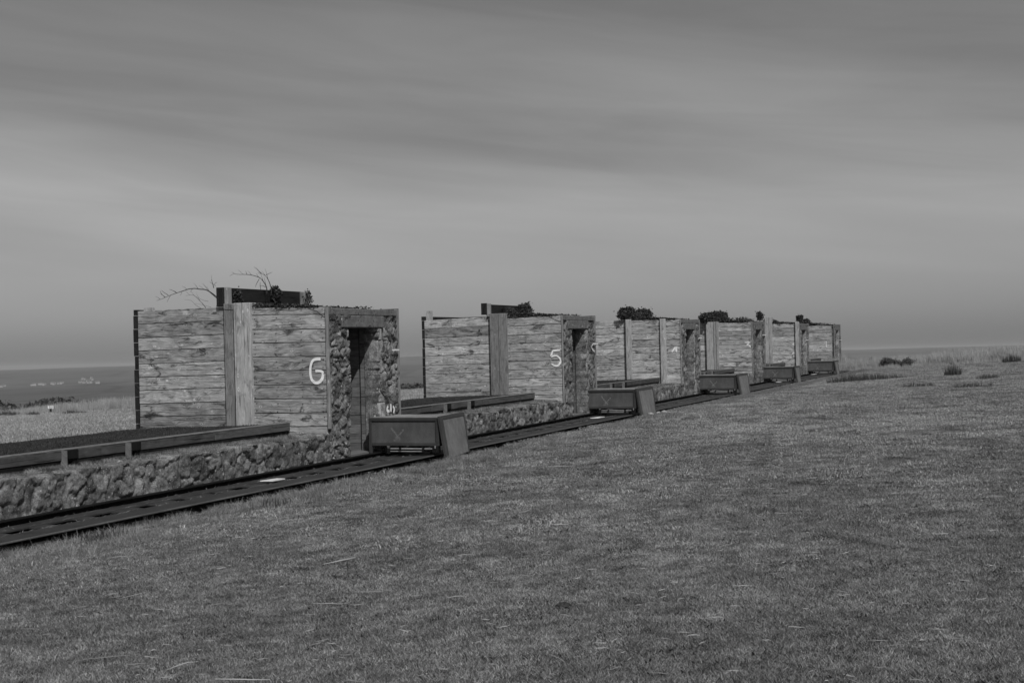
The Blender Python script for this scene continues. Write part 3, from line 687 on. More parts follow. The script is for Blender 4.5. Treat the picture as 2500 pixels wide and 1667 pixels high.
    if k == 0:
        mb = MB()
        for st_, w in (([(2.03, .869), (1.985, .83), (2.0, .79), (2.08, .775)], .05), ([(2.137, .905), (2.135, .76)], .055), ([(2.22, .856), (2.27, .808), (2.235, .735)], .05)): ribbon(mb, st_, w, t=.048)
        mb.build('painted_mark', M['white'], B, recalc=False)
    # ---- roof: soil bank behind a tarred retaining board
    rs = np.random.RandomState(300 + k)
    tt = np.linspace(-2.0, -.02, 34); sv = np.linspace(-.01, 2.6, 44); T, S = np.meshgrid(tt, sv, indexing='ij')
    bank = 2.57 + .06 * np.exp(-((T + 1.95) / .7) ** 2) * (1 - .45 * np.clip(S / 2.6, 0, 1)) + (fbm(T * 5, S * 5, 9 + k) - .5) * .09
    lim = 2.60 + .10 * np.clip((-T - .15) / .9, 0, 1); bank = np.where(S < .12, np.minimum(bank, lim + .02), bank); bank = bank - .12 * np.clip((T + .35) / .3, 0, 1)
    V = np.stack([T.ravel(), S.ravel(), bank.ravel()], 1); n1 = len(sv)
    fc = [(i * n1 + j, (i + 1) * n1 + j, (i + 1) * n1 + j + 1, i * n1 + j + 1) for i in range(len(tt) - 1) for j in range(n1 - 1)]
    me = bpy.data.meshes.new('roof_soil'); me.from_pydata(V.tolist(), [], fc); me.materials.append(M['soil']); o = bpy.data.objects.new('roof_soil', me); COL.objects.link(o); o.parent = B
    if k < 2:
        mb = MB(); mb.box((-2.06, .12, 2.66), (-2.0, 2.68, 2.995 if k == 0 else 2.93), (.45, .1, 0), bev=.004); mb.build('roof_board', M['tar'], B)
        mb = MB(); mb.box((-2.15, .02, 2.67), (-2.005, .09, 3.0 if k == 0 else 2.96), (.5, .6, 0), bev=.006); mb.build('roof_board_end', M['tarz'], B)
        mb = MB(); mb.box((-2.0, .03, 2.62), (-1.93, .16, 3.0 if k == 0 else 2.95), (.42, .6, 0), bev=.008); mb.build('roof_post', M['post'], B)
        mb = MB(); mb.box((-2.01, 2.55, 2.6), (-1.90, 2.74, 2.99 if k == 0 else 2.92), (.33, .6, 0), bev=.012); mb.build('roof_post', M['post'], B)
    if k == 5:
        mb = MB(); mb.prism([(-.95, -.03, 2.60), (.03, -.03, 2.60), (.03, -.03, 2.66), (-.95, -.03, 2.60 + .015)], [(-.95, .0, 2.60), (.03, .0, 2.60), (.03, .0, 2.66), (-.95, .0, 2.615)], (.66, .2, 0)); mb.build('roof_plank', M['plank'], B)

# ---- ivy and litter on the roofs: one plant per bunker
def cloud(center, rad_, n, rs, shell=.55):
    d = rs.normal(size=(n, 3)); d /= np.linalg.norm(d, axis=1)[:, None]; r = (max(shell, 0) + (1 - max(shell, 0)) * rs.rand(n)) ** .5
    if shell < 0:       # blocky clipped-looking mass
        d = rs.uniform(-1, 1, (n, 3)); ax = rs.randint(0, 3, n); m_ = rs.rand(n) < .8; d[np.arange(n)[m_], ax[m_]] = np.sign(d[np.arange(n)[m_], ax[m_]]) * rs.uniform(.82, 1.12, m_.sum())
        d *= 1 - .13 * (np.abs(d[:, [0]]) * np.abs(d[:, [2]])) - .08 * np.abs(d[:, [1]] * d[:, [2]]); d[:, 2] += .10 * np.sin(d[:, 1] * 3.1 + center[1]) + .06 * np.sin(d[:, 1] * 9)
        P_ = np.array(center) + d * np.array(rad_); q = P_ * 7.0
        P_ += rs.normal(0, .022, P_.shape) + .05 * np.stack([np.sin(q[:, 1] * 1.7) * np.cos(q[:, 2]), np.sin(q[:, 2] * 1.3 + q[:, 1]), np.sin(q[:, 1] * 2.1 + 1) * np.cos(q[:, 0])], 1); st = rs.rand(n) < .06; P_[st] += rs.normal(0, .07, (st.sum(), 3)); return P_
    bump_ = 1 + .25 * np.sin(d[:, 0] * 7 + center[0] * 3) * np.cos(d[:, 2] * 6 + d[:, 1] * 5)
    return np.array(center) + d * np.array(rad_) * (r * bump_)[:, None]
IV = {0: [((-1.98, .42, 2.83), (.07, .12, .16), 420), ((-1.96, 1.62, 2.93), (.07, .16, .14), 560), ((-1.9, 2.66, 2.83), (.08, .12, .18), 260)],
      1: [((-1.95, 2.55, 2.83), (.10, .24, .13), 1300, -1), ((-1.97, 1.5, 2.80), (.03, .5, .07), 350)],
      2: [((-1.93, .42, 2.84), (.14, .52, .16), 2600, -1), ((-1.93, 2.45, 2.83), (.14, .62, .14), 2400, -1), ((-1.9, 1.4, 2.74), (.13, .8, .09), 1500, -1)],
      3: [((-1.93, .55, 2.81), (.18, .8, .16), 3000, -1), ((-1.93, 2.5, 2.84), (.18, 1.15, .21), 4200, -1), ((-1.5, 2.5, 2.70), (.9, .9, .07), 900, -1)],
      4: [((-1.95, .15, 3.0), (.10, .2, .17), 1100, -1), ((-1.8, 2.3, 2.70), (.22, .8, .08), 1200, -1)],
      5: [((-1.95, .25, 2.94), (.12, .28, .19), 1500, -1), ((-1.9, 2.0, 2.76), (.14, .8, .14), 1500, -1)]}
IVL = ['dark ivy strands hanging over the tarred roof board of the nearest bunker', 'dark ivy clump at the right end of the roof board above the 5',
       'twin domed ivy clumps on the roof above the 4', 'large squarish ivy clump on the roof above the 3', 'small ivy clump beside the tall pale posts', 'two small ivy clumps on the farthest roof']
for k in range(6):
    rs = np.random.RandomState(500 + k); s_ = k * PITCH_S; P = [cloud(*q[:2], q[2], rs, *(q[3:])) for q in IV[k]]
    n = 2600 if k == 0 else 1500
    ss_ = rs.uniform(.0, 2.5, n) ** 1.0; tt_ = -rs.uniform(.25, 1.95, n); zz = 2.575 + .05 * np.exp(-((tt_ + 1.95) / .75) ** 2) + rs.rand(n) ** 2 * .07
    P.append(np.stack([tt_, ss_, zz], 1))
    m = 900 if k == 0 else 500; tf = -rs.uniform(.15, 1.42, m)
    P.append(np.stack([tf, rs.uniform(-.02, .12, m), 2.605 + .05 * np.clip((-tf - .1) / 1.3, 0, 1) + rs.rand(m) ** 2 * .05 * np.clip((-tf) / .8, .2, 1)], 1))
    P = np.vstack(P); o = leaves('ivy', P, rs.uniform(.012, .030, len(P)) * (1 + .25 * k), rs.rand(len(P)), M['leaf'], rs)
    tag(place(o, 0, s_, 0), IVL[k], 'ivy', 'ivy on the bunker roofs')

# ---- bare branches on the nearest roof
def branch(name, polys, label, s, r=.011):
    mb = MB()
    for i, pl in enumerate(polys):
        pts = []
        for j in range(len(pl) - 1):
            a = Vector(pl[j]); b = Vector(pl[j + 1]); p0 = Vector(pl[max(j - 1, 0)]); p3 = Vector(pl[min(j + 2, len(pl) - 1)])
            for q in range(3):
                u = q / 3; x = .5 * (2 * a + (b - p0) * u + (2 * p0 - 5 * a + 4 * b - p3) * u * u + (3 * a - p0 - 3 * b + p3) * u ** 3); pts.append((x.x, s + .05 * math.sin(3 * x.x + i), x.y))
        pts.append((pl[-1][0], s + .05 * math.sin(3 * pl[-1][0] + i), pl[-1][1]))
        mb.tube(pts, r * (1 if i == 0 else .5), r * .22, 5)
        if i == 0:
            for q in range(4, len(pts) - 2, 3):
                p = Vector(pts[q]); d = (Vector(pts[q + 1]) - p).normalized(); L = rng.uniform(.06, .15); up = rng.choice((1, 1, -1))
                e = p + d * L * .8 + Vector((0, rng.uniform(-.04, .04), up * L * .7)); mb.tube([p, (p + e) / 2 + Vector((0, 0, .006)), e], r * .35, r * .15, 4)
    tag(place(mb.build(name, M['twig'])), label, 'dead branch', 'bare branches on the nearest bunker')
branch('dead_branch', [[(-2.3, 2.846), (-2.402, 2.924), (-2.512, 2.983), (-2.624, 2.996), (-2.736, 3.014), (-2.865, 3.01), (-2.979, 2.987), (-3.093, 2.963), (-3.241, 2.932), (-3.372, 2.898), (-3.472, 2.867), (-3.604, 2.835)],
    [(-2.301, 2.799), (-2.403, 2.89), (-2.481, 2.961), (-2.543, 3.045), (-2.59, 3.094)], [(-3.12, 2.955), (-3.2, 3.0), (-3.26, 3.02)], [(-3.30, 2.92), (-3.38, 2.97), (-3.43, 3.01)], [(-3.40, 2.89), (-3.46, 2.95), (-3.48, 3.0)]], 'long arching bare branch reaching left from the roof board', .3)
branch('dead_branch', [[(-2.519, 2.671), (-2.597, 2.761), (-2.723, 2.875), (-2.803, 2.905), (-2.949, 2.897)], [(-2.631, 2.667), (-2.726, 2.725), (-2.821, 2.81), (-2.95, 2.828)], [(-2.376, 2.668), (-2.341, 2.78), (-2.309, 2.833)], [(-2.533, 2.786), (-2.66, 2.818), (-2.755, 2.876)], [(-2.45, 2.68), (-2.6, 2.72), (-2.8, 2.76)]], 'low tangle of fine bare twigs above the left wing wall', .3, .006)
branch('dead_branch', [[(-2.236, 3.0), (-2.255, 3.088), (-2.278, 3.143)], [(-2.25, 3.07), (-2.20, 3.10)], [(-2.245, 3.04), (-2.33, 3.09), (-2.36, 3.12)]], 'short forked twig standing on the left end of the roof board', .1, .008)
branch('dead_branch', [[(-1.90, 2.9), (-1.897, 3.02), (-1.944, 3.119), (-2.014, 3.199), (-2.127, 3.246), (-2.272, 3.273), (-2.468, 3.285), (-2.558, 3.327)], [(-2.023, 2.95), (-2.041, 3.081), (-2.035, 3.13)], [(-1.921, 3.035), (-1.985, 3.065), (-2.05, 3.061)], [(-2.3, 3.275), (-2.33, 3.34)], [(-2.0, 3.18), (-2.06, 3.1), (-2.09, 3.04)]], 'curved bare branch rising from the ivy and bending left', 1.2)
branch('dead_branch', [[(-1.81, 2.9), (-1.812, 3.01), (-1.847, 3.129), (-1.901, 3.222), (-1.965, 3.267), (-2.061, 3.292)], [(-1.917, 3.251), (-1.852, 3.276), (-1.787, 3.297)], [(-2.0, 3.285), (-2.044, 3.319), (-2.123, 3.399)]], 'shorter upright bare branch with a forked tip, right of the other above the roof board', 1.2, .010)

# ================================================================== RETAINING WALLS, EDGING
for k in range(6):
    s0 = k * PITCH_S - (9.0 if k else 13.5); s1 = k * PITCH_S - .02
    mats = ['pale lichened', 'lichened']
    lab = ['low rubble retaining wall in front of the nearest timber edging', 'low rubble retaining wall between the 6 and 5 bunkers, behind the nearest trolley', 'low rubble retaining wall between the 5 and 4 bunkers',
           'low rubble retaining wall between the 4 and 3 bunkers', 'low rubble retaining wall between the 3 and 2 bunkers', 'low rubble retaining wall between the 2 and 1 bunkers'][k]
    sd_ = 80 + k
    o = rubble('retaining_wall', s0, s1, -.10, .52, M['stone'], None, sd_, [.02, .022, .035, .05, .06, .06][k], (.26, .19), depth=.066,
               topfn=lambda S, q=sd_: .50 + (fbm(S * 1.8, S * 0 + 2, q) - .5) * .12 + (fbm(S * 7, S * 0 + 5, q) - .5) * .06 - .16 * np.clip((S - (s1 - .5)) / .5, 0, 1) * 0)
    tag(place(o), lab, 'stone wall', 'rubble retaining walls beside the track')
    # stone footing between wall end and bunker
    E0 = thing('timber_edging', ['dark two board timber edging with bracket posts left of the nearest bunker', 'dark timber edging between the 6 and 5 bunkers', 'dark timber edging between the 5 and 4 bunkers', 'dark timber edging between the 4 and 3 bunkers', 'dark timber edging between the 3 and 2 bunkers', 'dark timber edging between the 2 and 1 bunkers'][k],
               'timber edging', -.75, k * PITCH_S, 0, 'timber edgings holding the terrace')
    a = -13.5 if k == 0 else -9.0; cuts = [a, -7.2, -4.86, -2.2, -.02] if k % 2 == 0 else [a, -6.1, -3.0, -.02]
    mb = MB()
    for i in range(len(cuts) - 1):
        q = rng.uniform(-.006, .006); zt = .70
        mb.box((-.075 + q, cuts[i], .575), (.0 + q + (.012 if i % 2 else 0), cuts[i + 1] - .004, zt), rt(.4, .6), bev=.006)
    mb.build('top_board', M['beam'], E0)
    mb = MB(); mb.box((-.135, a, .7005 if k == 0 else .701), (.010, -.02, .716), (.5, .5, 0), bev=.004); mb.build('sunlit_top', M['sunlit'], E0)  # pale strip puts the sunlit top face of the beam into colour
    mb = MB(); cuts2 = [a, -8.3, -5.5, -3.9, -1.0] if k % 2 == 0 else [a, -5.2, -.9]
    for i in range(len(cuts2) - 1): mb.box((-.09, cuts2[i], .43), (-.028, cuts2[i + 1] - .004, .562), rt(.36, .55), bev=.005)
    mb.build('lower_board', M['beam'], E0)
    for ps in ([-5.52, -4.22, -8.2, -11.0] if k == 0 else [-5.38, -4.12]):
        F_ = MB(); F_.box((.0, ps - .135, .44), (.075, ps - .10, .70), (.5, .5, 0)); F_.build('bracket_lit_edge', M['sunlit'], E0); P_ = MB(); P_.box((.0, ps - .10, .585), (.07, ps + .13, .705), (.4, .5, 0), bev=.008); P_.box((.0, ps - .10, .43), (.075, ps + .13, .52), (.4, .1, 0), bev=.012); P_.box((.0, ps + .03, .5), (.045, ps + .12, .6), (.4, .1, 0))  # pale piece paints the sunlit left face of each bracket
        P_.build('bracket_post', M['black'], E0)

# ================================================================== TRACK
TR = thing('track', 'dark steel trolley track running past the bunkers to the rise', 'track')
S0, S1 = -14.0, 66.0
mb = MB()
for a in np.arange(S0, S1, 8.0):
    a = float(a); b = a + 7.99
    prof = [(.03, -.02), (.12, -.02), (.12, -.008), (.042, -.008), (.042, .078), (.135, .078), (.135, .09), (.03, .09)]
    mb.prism([(t, a, z) for t, z in prof], [(t, b, z) for t, z in prof], rt())
mb.build('rail', M['black'], TR)  # the shade inside the channel is put into its black colour
mb = MB()
for a in np.arange(S0, S1, 4.0):
    a = float(a); dz = rng.uniform(-.003, .003); mb.box((.14, a, .012 + dz), (.40, a + 3.985, .024 + dz), rt())
mb.build('deck_plate', M['deck'], TR)
mb = MB()
for a in np.arange(S0, S1, 5.0):
    a = float(a); b = a + 4.985; dz = rng.uniform(-.003, .003)
    prof = [(.64, -.02), (.655, -.02), (.655, .006), (.68, .016), (1.155, .036), (1.155, .048), (.67, .028), (.64, .012)]
    mb.prism([(t, a, z + dz) for t, z in prof], [(t, b, z + dz) for t, z in prof], rt())
mb.build('deck_plate', M['deck'], TR)
mb = MB()
for a in np.arange(S0, S1, 5.0):
    a = float(a); b = a + 4.985
    prof = [(1.14 + .0, .033)] + [(1.163 + .012 * math.cos(q), .041 + .012 * math.sin(q)) for q in np.linspace(-1.9, 1.9, 9)] + [(1.14, .050)]
    mb.prism([(t, a, z) for t, z in prof], [(t, b, z) for t, z in prof], rt())
mb.build('rail', M['lip'], TR)
V = []; F = []; a = S0; n_ = 0                               # one long plate with a row of slots cut through it
while a < S1:
    for q in (a, a + .32 + rng.uniform(-.10, .22)): V += [(.38, q, .012), (.41, q, .012), (.66, q, .010)]
    b = 6 * n_; F += [(b, b + 1, b + 4, b + 3), (b + 1, b + 2, b + 5, b + 4)]
    if n_: F.append((b - 3, b - 2, b + 1, b))
    a += .71; n_ += 1
me = bpy.data.meshes.new('slotted_plate'); me.from_pydata(V, [], F); me.materials.append(M['deck']); o = bpy.data.objects.new('slotted_plate', me); COL.objects.link(o); o.parent = TR
md = o.modifiers.new('thickness', 'SOLIDIFY'); md.thickness = .012; md.offset = 0
mb = MB(); mb.box((.38, S0, -.05), (.66, S1, -.035)); mb.build('slot_shade_strip', M['black'], TR)  # black strip added under the slots to stand in for their shade
i = 0; a = S0; proto = None; rest = MB()
while a < S1 - .3:
    if i < 99:
        mb = MB(); mb.box((.0, -.11, -.13), (1.30, .11, -.02), (.5, 0, 0), bev=.01)
        if proto is None: proto = mb.build('sleeper', M['beam_end'], TR); proto.location = (0, a, 0)
        else:
            c_ = proto.copy(); COL.objects.link(c_); c_.location = (rng.uniform(-.03, .05), a, 0)
    a += .82; i += 1

# grit and dead grass caught on the deck
rs_ = np.random.RandomState(66); n_ = 2600; bx = rs_.choice([.16, .36, .66, .70, 1.12], n_) + rs_.normal(0, .02, n_); by = rs_.uniform(-13, 40, n_)
LIT = (n_, bx, by)
# cards lying on the deck
for (s, t, lab) in ((-2.825, .60, 'white card lying on the track left of the nearest trolley'), (12.2, .664, 'white card lying on the track beside the second trolley'), (37.36, .62, 'white card lying on the track before the fourth trolley'), (48.57, .33, 'white card lying on the track before the farthest trolley')):
    mb = MB(); w = .17 if s < 0 else .26
    mb.prism([(-.09, -w, .0), (.10, -w * .8, .0), (.12, w, .0), (-.03, w * 1.1, .0)], [(-.09, -w, .012), (.10, -w * .8, .012), (.12, w, .012), (-.03, w * 1.1, .012)])
    tag(place(mb.build('white_card', M['white']), t, s, .055), lab, 'card', 'white cards on the track')

# ================================================================== TROLLEYS
TL = ['nearest trolley with dark framed front board and pale leaning side board', 'second trolley, a pale V shaped scuff on its front board, by the 5 bunker', 'third trolley, in front of the doorway of the 4 bunker', 'fourth trolley, slim tapering side board, by the 3 bunker', 'farthest trolley, standing before the last bunker']
for k, sf in enumerate([1.5, 1.9, 2.45, 2.25, 2.25]):
    Tr = thing('target_trolley', TL[k], 'trolley', 0, k * PITCH_S + sf, 0, 'trolleys standing on the track')
    # front frame (four members) with recessed board
    t0, t1, zb, zt = -.08, 1.265, .205, .69
    mb = MB(); f = .055
    mb.box((t0, 0, zt - f), (t1, .05, zt), (.5, 0, 0), bev=.004); mb.box((t0, .002, .035), (t0 + f, .048, zt - f - .001), (.55, .3, 0), bev=.004)
    mb.box((t1 - f * 1.2, .002, zb + f), (t1, .048, zt - f - .001), (.45, .3, 0), bev=.004); mb.box((t0 + f + .001, .004, zb), (t1, .046, zb + f), (.4, .6, 0), bev=.004)
    mb.build('front_frame', M['frame'], Tr)
    mb = MB(); mb.box((t0 + f, .022, zb + f), (t1 - f * 1.2, .036, zt - f), (.5, .1, .5)); pn = mb.build('front_board', M['panel'], Tr)
    # scuff: two faint brushed arms over a paler patch
    mb = MB(); cx, cz = .47 - .0, .36
    for pts, w, al in (([(cx - .13, cz + .17), (cx - .07, cz + .09), (cx - .01, cz + .02)], .036, 1.0), ([(cx + .12, cz + .13), (cx + .07, cz + .07), (cx + .02, cz + .01)], .036, .9), ([(cx - .02, cz + .02), (cx + .03, cz - .06)], .09, .9), ([(cx - .09, cz - .06), (cx + .05, cz - .07)], .03, .6)):
        ribbon(mb, pts, w, s=.0195, tone=(.5, .5, al * (1 if k in (1, 2, 3) else .55)))
    mb.build('scuff_mark', M['scuff'], pn, recalc=False)
    # lid, rear board and left side
    mb = MB(); mb.box((t0 + .012, .05, zt - .012), (t1 + .03, .985, zt + .006), (.55, .3, 0)); mb.build('lid', M['lid'], Tr)
    mb = MB(); mb.box((t0 + .01, .06, zb + .02), (t0 + .03, .98, zt - .013)); mb.box((t0 + .03, .95, zb), (t1 - .02, .975, zt - .013)); mb.box((t1 - .035, .06, zb + .02), (t1 - .012, .98, zt - .013)); mb.build('rear_board', M['frame'], Tr)
    mb = MB(); mb.box((t0, .93, .035), (t0 + .05, .985, zt - .014)); mb.box((t0 + .08, .12, zb - .012), (t1 - .05, .90, zb + .012)); mb.build('chassis', M['black'], Tr)
    # leaning side board: top near the box, foot swung out over the near rail
    a = Vector((1.285, -.03, .715)); b = Vector((1.33, .93, .735)); c2 = Vector((1.47, .83, .045)); d = Vector((1.425, -.07, -.02))
    if k in (1, 2): b = Vector((1.45, .93, .735)); c2 = Vector((1.56, .86, .045)); 
    if k in (3, 4): b = Vector((1.36, .80, .72)); c2 = Vector((1.46, .55, .04))
    nn_ = (b - a).cross(d - a).normalized(); nn_ = nn_ if nn_.x > 0 else -nn_
    def quad(mb, u0, u1, v0, v1, o0, o1, tone):
        P4 = [(a.lerp(b, u)).lerp(d.lerp(c2, u), v) for (u, v) in ((u0, v0), (u1, v0), (u1, v1), (u0, v1))]
        mb.prism([p + nn_ * o1 for p in P4], [p + nn_ * o0 for p in P4], tone)
    mb = MB(); quad(mb, 0, 1, 0, .085, -.03, .012, (.5, 0, 0)); quad(mb, 0, .12, .086, 1, -.03, .012, (.6, 0, 0)); quad(mb, .975, 1, .086, 1, -.03, .012, (.4, 0, 0)); quad(mb, .121, .974, .985, 1, -.03, .008, (.4, 0, 0))
    mb.build('side_frame', M['frame'], Tr)
    mb = MB(); quad(mb, .121, .974, .086, .984, -.02, .0, (.5, .2, 0)); mb.build('side_board', M['panel_side'], Tr)
    # running gear: bars, hinge blocks and wheels
    mb = MB(); mb.box((.36, -.05, .150), (1.16, -.028, .172), bev=.004); mb.box((.34, -.03, .105), (.98, -.008, .126), bev=.004); mb.build('lever_bar', M['zinc'], Tr)
    mb = MB(); mb.box((.29, -.055, .07), (.35, .05, .20), bev=.006); mb.box((.53, -.06, .145), (.57, -.02, .178)); mb.box((.97, -.06, .1), (1.01, -.02, .178)); mb.box((1.15, -.05, .09), (1.25, .1, .205), bev=.008); mb.build('hinge_block', M['black'], Tr)
    mb = MB(); mb.box((.30, -.055, .17), (.345, -.04, .205)); mb.box((1.205, -.058, .17), (1.225, -.045, .215)); mb.build('bolt_head', M['zinc'], Tr)
    for (tw, sw) in ((.20, .15), (.20, .82), (1.06, .15), (1.06, .82)):
        mb = MB(); n = 18; R_ = .065
        ring = lambda x, r: [(x, sw + r * math.cos(6.2832 * q / n), .055 + R_ + r * math.sin(6.2832 * q / n)) for q in range(n)]
        vs = ring(tw - .02, R_) + ring(tw + .02, R_) + ring(tw + .022, R_ * .5) + ring(tw - .022, R_ * .5)
        fs = [(q, (q + 1) % n, n + (q + 1) % n, n + q) for q in range(n)] + [(n + q, n + (q + 1) % n, 2 * n + (q + 1) % n, 2 * n + q) for q in range(n)] + [(q, (q + 1) % n, 3 * n + (q + 1) % n, 3 * n + q) for q in range(n)] + [tuple(range(2 * n, 3 * n)), tuple(range(3 * n, 4 * n))]
        mb.add(vs, fs); mb.build('wheel', M['steel'], Tr)

# ================================================================== DISTANCE SIGN
SG = thing('distance_sign', 'small white plate reading 50 on a dark stump in the left field', 'sign', -42.0, 42.9, float(ground_z(42.9, -42.0)))
SG.matrix_world = Matrix.Translation(fw(-42.0, 42.9, float(ground_z(42.9, -42.0)) - .02)) @ Matrix.Rotation(.33, 4, 'Z')
mb = MB(); mb.box((-.06, -.04, 0), (.06, .05, .30), bev=.01); mb.build('stump', M['tarz'], SG)
mb = MB(); mb.box((-.15, -.055, .29), (.15, -.04, .45), bev=.003); mb.build('plate', M['white'], SG)
mb = MB()
for st_ in ([(-.005, .425), (-.075, .425)], [(-.075, .425), (-.08, .375)], [(-.08, .375), (-.02, .375), (-.01, .345), (-.04, .315), (-.085, .32)], [(.055, .425), (.02, .37), (.05, .315), (.09, .33), (.1, .37), (.085, .415), (.05, .425)]): ribbon(mb, st_, .018, s=-.057)
mb.build('lettering', M['black'], SG, recalc=False)

# ================================================================== VILLAGE
mw = paint('render_wall', .38, .08, .9, .05); mrf = paint('slate_roof', .12, .2, .9, .1)
def house(x, y, w, d, h, rot, label, tall):
    z = float(far_z(np.array([x]), np.array([y]))[0]) - 1.0
    e = bpy.data.objects.new('house', None); COL.objects.link(e); e.matrix_world = Matrix.Translation((x, y, z)) @ Matrix.Rotation(rot, 4, 'Z'); tag(e, label, 'house', 'white houses of the far village')
    mb = MB(); mb.prism([(-w, -d, 0), (w, -d, 0), (w, -d, h), (-w, -d, h)], [(-w, d, 0), (w, d, 0), (w, d, h), (-w, d, h)]); 
    mb.add([(-w, -d, h), (-w, d, h), (-w, 0, h + d * .7), (w, -d, h), (w, d, h), (w, 0, h + d * .7)], [(0, 1, 2), (3, 5, 4)]); mb.build('wall', mw, e)
    mb = MB(); o_ = .5; zr = h + d * .7
    mb.add([(-w - o_, -d - o_, h - .3), (w + o_, -d - o_, h - .3), (w + o_, 0, zr + .2), (-w - o_, 0, zr + .2), (w + o_, d + o_, h - .3), (-w - o_, d + o_, h - .3)], [(0, 1, 2, 3), (3, 2, 4, 5)]); mb.build('roof', mrf, e)
HP = [(77, 940, 5), (80, 940, 4), (85, 940, 4), (95, 939, 6), (99, 939, 4), (105, 940, 4), (109, 939, 3), (126, 938.5, 6), (130, 939.5, 4), (133, 938, 4), (142, 938.5, 5), (147, 938.5, 4), (151, 937.5, 3), (194, 937.5, 6), (198, 937, 5), (204, 937.8, 6), (211, 936, 5), (214, 938.5, 4), (216, 935.3, 3), (221, 938, 5), (222, 930.5, 5), (224, 932.5, 5), (235, 939.2, 6), (240, 939.3, 4), (2, 941, 6), (9, 940, 4), (200, 931.5, 3), (206, 932, 3)]
for i, (px, py, wpx) in enumerate(HP):
    ytil = 3500 - (938 - py) * 0 + (940 - py) * 60
    x = (px - 1250) / FPX * ytil; place_ = ['left', 'middle', 'right'][0 if px < 115 else 1 if px < 170 else 2]
    house(x, ytil, wpx * .62, 3.6, 5.2 + (i % 3) * .6, rng.uniform(-.3, .3), None, 0)
hs = [o for o in COL.objects if o.name.startswith('house')]
hs.sort(key=lambda o: o.location.x)
ordw = ['first', 'second', 'third', 'fourth', 'fifth', 'sixth', 'seventh', 'eighth', 'ninth', 'tenth', 'eleventh', 'twelfth', 'thirteenth', 'fourteenth', 'fifteenth', 'sixteenth', 'seventeenth', 'eighteenth', 'nineteenth', 'twentieth', 'twenty-first', 'twenty-second', 'twenty-third', 'twenty-fourth', 'twenty-fifth', 'twenty-sixth', 'twenty-seventh', 'twenty-eighth']
for i, o in enumerate(hs): o['label'] = 'tiny white house of the far village, %s from the left edge' % ordw[i]
# ==VEG==
# ================================================================== VEGETATION
M['grass'] = blade_mat('short_grass', .055, .41, .34, .25)
M['grass_far'] = blade_mat('pale_grass', .15, .60, .30, .25)
M['field'] = blade_mat('field_grass_blades', .22, .62, .22, .25)
M['straw'] = blade_mat('dead_straw', .22, .50, .08, .1)
M['tall'] = blade_mat('tall_dry_grass', .25, .68, .22, .3)
M['rush'] = blade_mat('dark_rushes', .03, .11, .1, .1)
M['moss'] = blade_mat('mossy_grass', .025, .085, .25, .1)
M['weed'] = blade_mat('low_weed_leaves', .05, .15, .25, .1)
M['gorse'] = blade_mat('gorse_leaves', .045, .15, .15, .1)
M['scrub'] = blade_mat('far_scrub_leaves', .06, .14, .10, .1)

def disc(n, r, rs):
    a = rs.uniform(0, 6.2832, n); q = r * np.sqrt(rs.rand(n)); return q * np.cos(a), q * np.sin(a)
def patch(name, n, r, h0, h1, w, mat, seed, lean=(.2, .95), mess=.25, tonepow=1.0):
    rs = np.random.RandomState(seed); x, y = disc(n, r, rs)
    # clumping: pull blades towards random centres
    m = max(3, n // 25); cx, cy = disc(m, r, rs); ix = rs.randint(0, m, n); pull = rs.rand(n) * .75
    x = x * (1 - pull) + cx[ix] * pull; y = y * (1 - pull) + cy[ix] * pull
    hh = (h0 + (h1 - h0) * rs.rand(n) ** 1.6) * (.7 + .6 * rs.rand(m)[ix]); tone = np.clip(rs.rand(n) ** tonepow * .75 + .25 * rs.rand(m)[ix], 0, 1)
    az = rs.uniform(0, 6.2832, m)[ix] + rs.normal(0, 1.1, n)
    return blades(name, x, y, np.full(n, -.004), hh, w * rs.uniform(.6, 1.3, n), rs.uniform(*lean, n), tone, mat, az=az, link=False, rs=rs)
def pick_points(n, ymin, ymax, half, keep, seed, dens=None):
    """random points on the ground in a wide fan in front of the hill, in world x/y, then in the site frame"""
    rs = np.random.RandomState(seed); out = []
    while len(out) < n:
        m = n * 2; y = np.sqrt(rs.uniform(ymin ** 2, ymax ** 2, m)) if dens is None else ymin * (ymax / ymin) ** rs.rand(m)
        x = rs.uniform(-half, half, m) * y + rs.uniform(-1.5, 1.5, m)
        for a, b in zip(x, y):
            dx, dy = a - O_.x, b - O_.y; t = dx * N_.x + dy * N_.y; s = dx * E_.x + dy * E_.y
            if keep(s, t): out.append((t, s))
            if len(out) >= n: break
    P = np.array(out[:n]); z = ground_z(P[:, 1], P[:, 0]); return P, z
def scat(name, P, z, patches, seed, s0, s1, label_kind='stuff'):
    rs = np.random.RandomState(seed); o = scatter(name, np.column_stack([P[:, 0], P[:, 1], z]), patches, rs.uniform(0, 6.28, len(P)), rs.uniform(s0, s1, len(P)), seed)
    place(o); tag(o, kind='stuff'); return o

hill = lambda s, t: t > 1.80 and s < 70
# near turf
pn = [patch('turf_patch', 1700, .34, .007, .032, .0042, M['grass'] if i < 4 else M['grass_far'], 900 + i, (.5, .985)) for i in range(5)]
P, z = pick_points(7600, 4.6, 36, .46, hill, 1, dens=1); scat('grass', P, z, pn, 1, .85, 1.2)
P, z = pick_points(2600, 3.5, 9.5, .52, hill, 11); scat('grass', P, z, pn, 12, .8, 1.1)
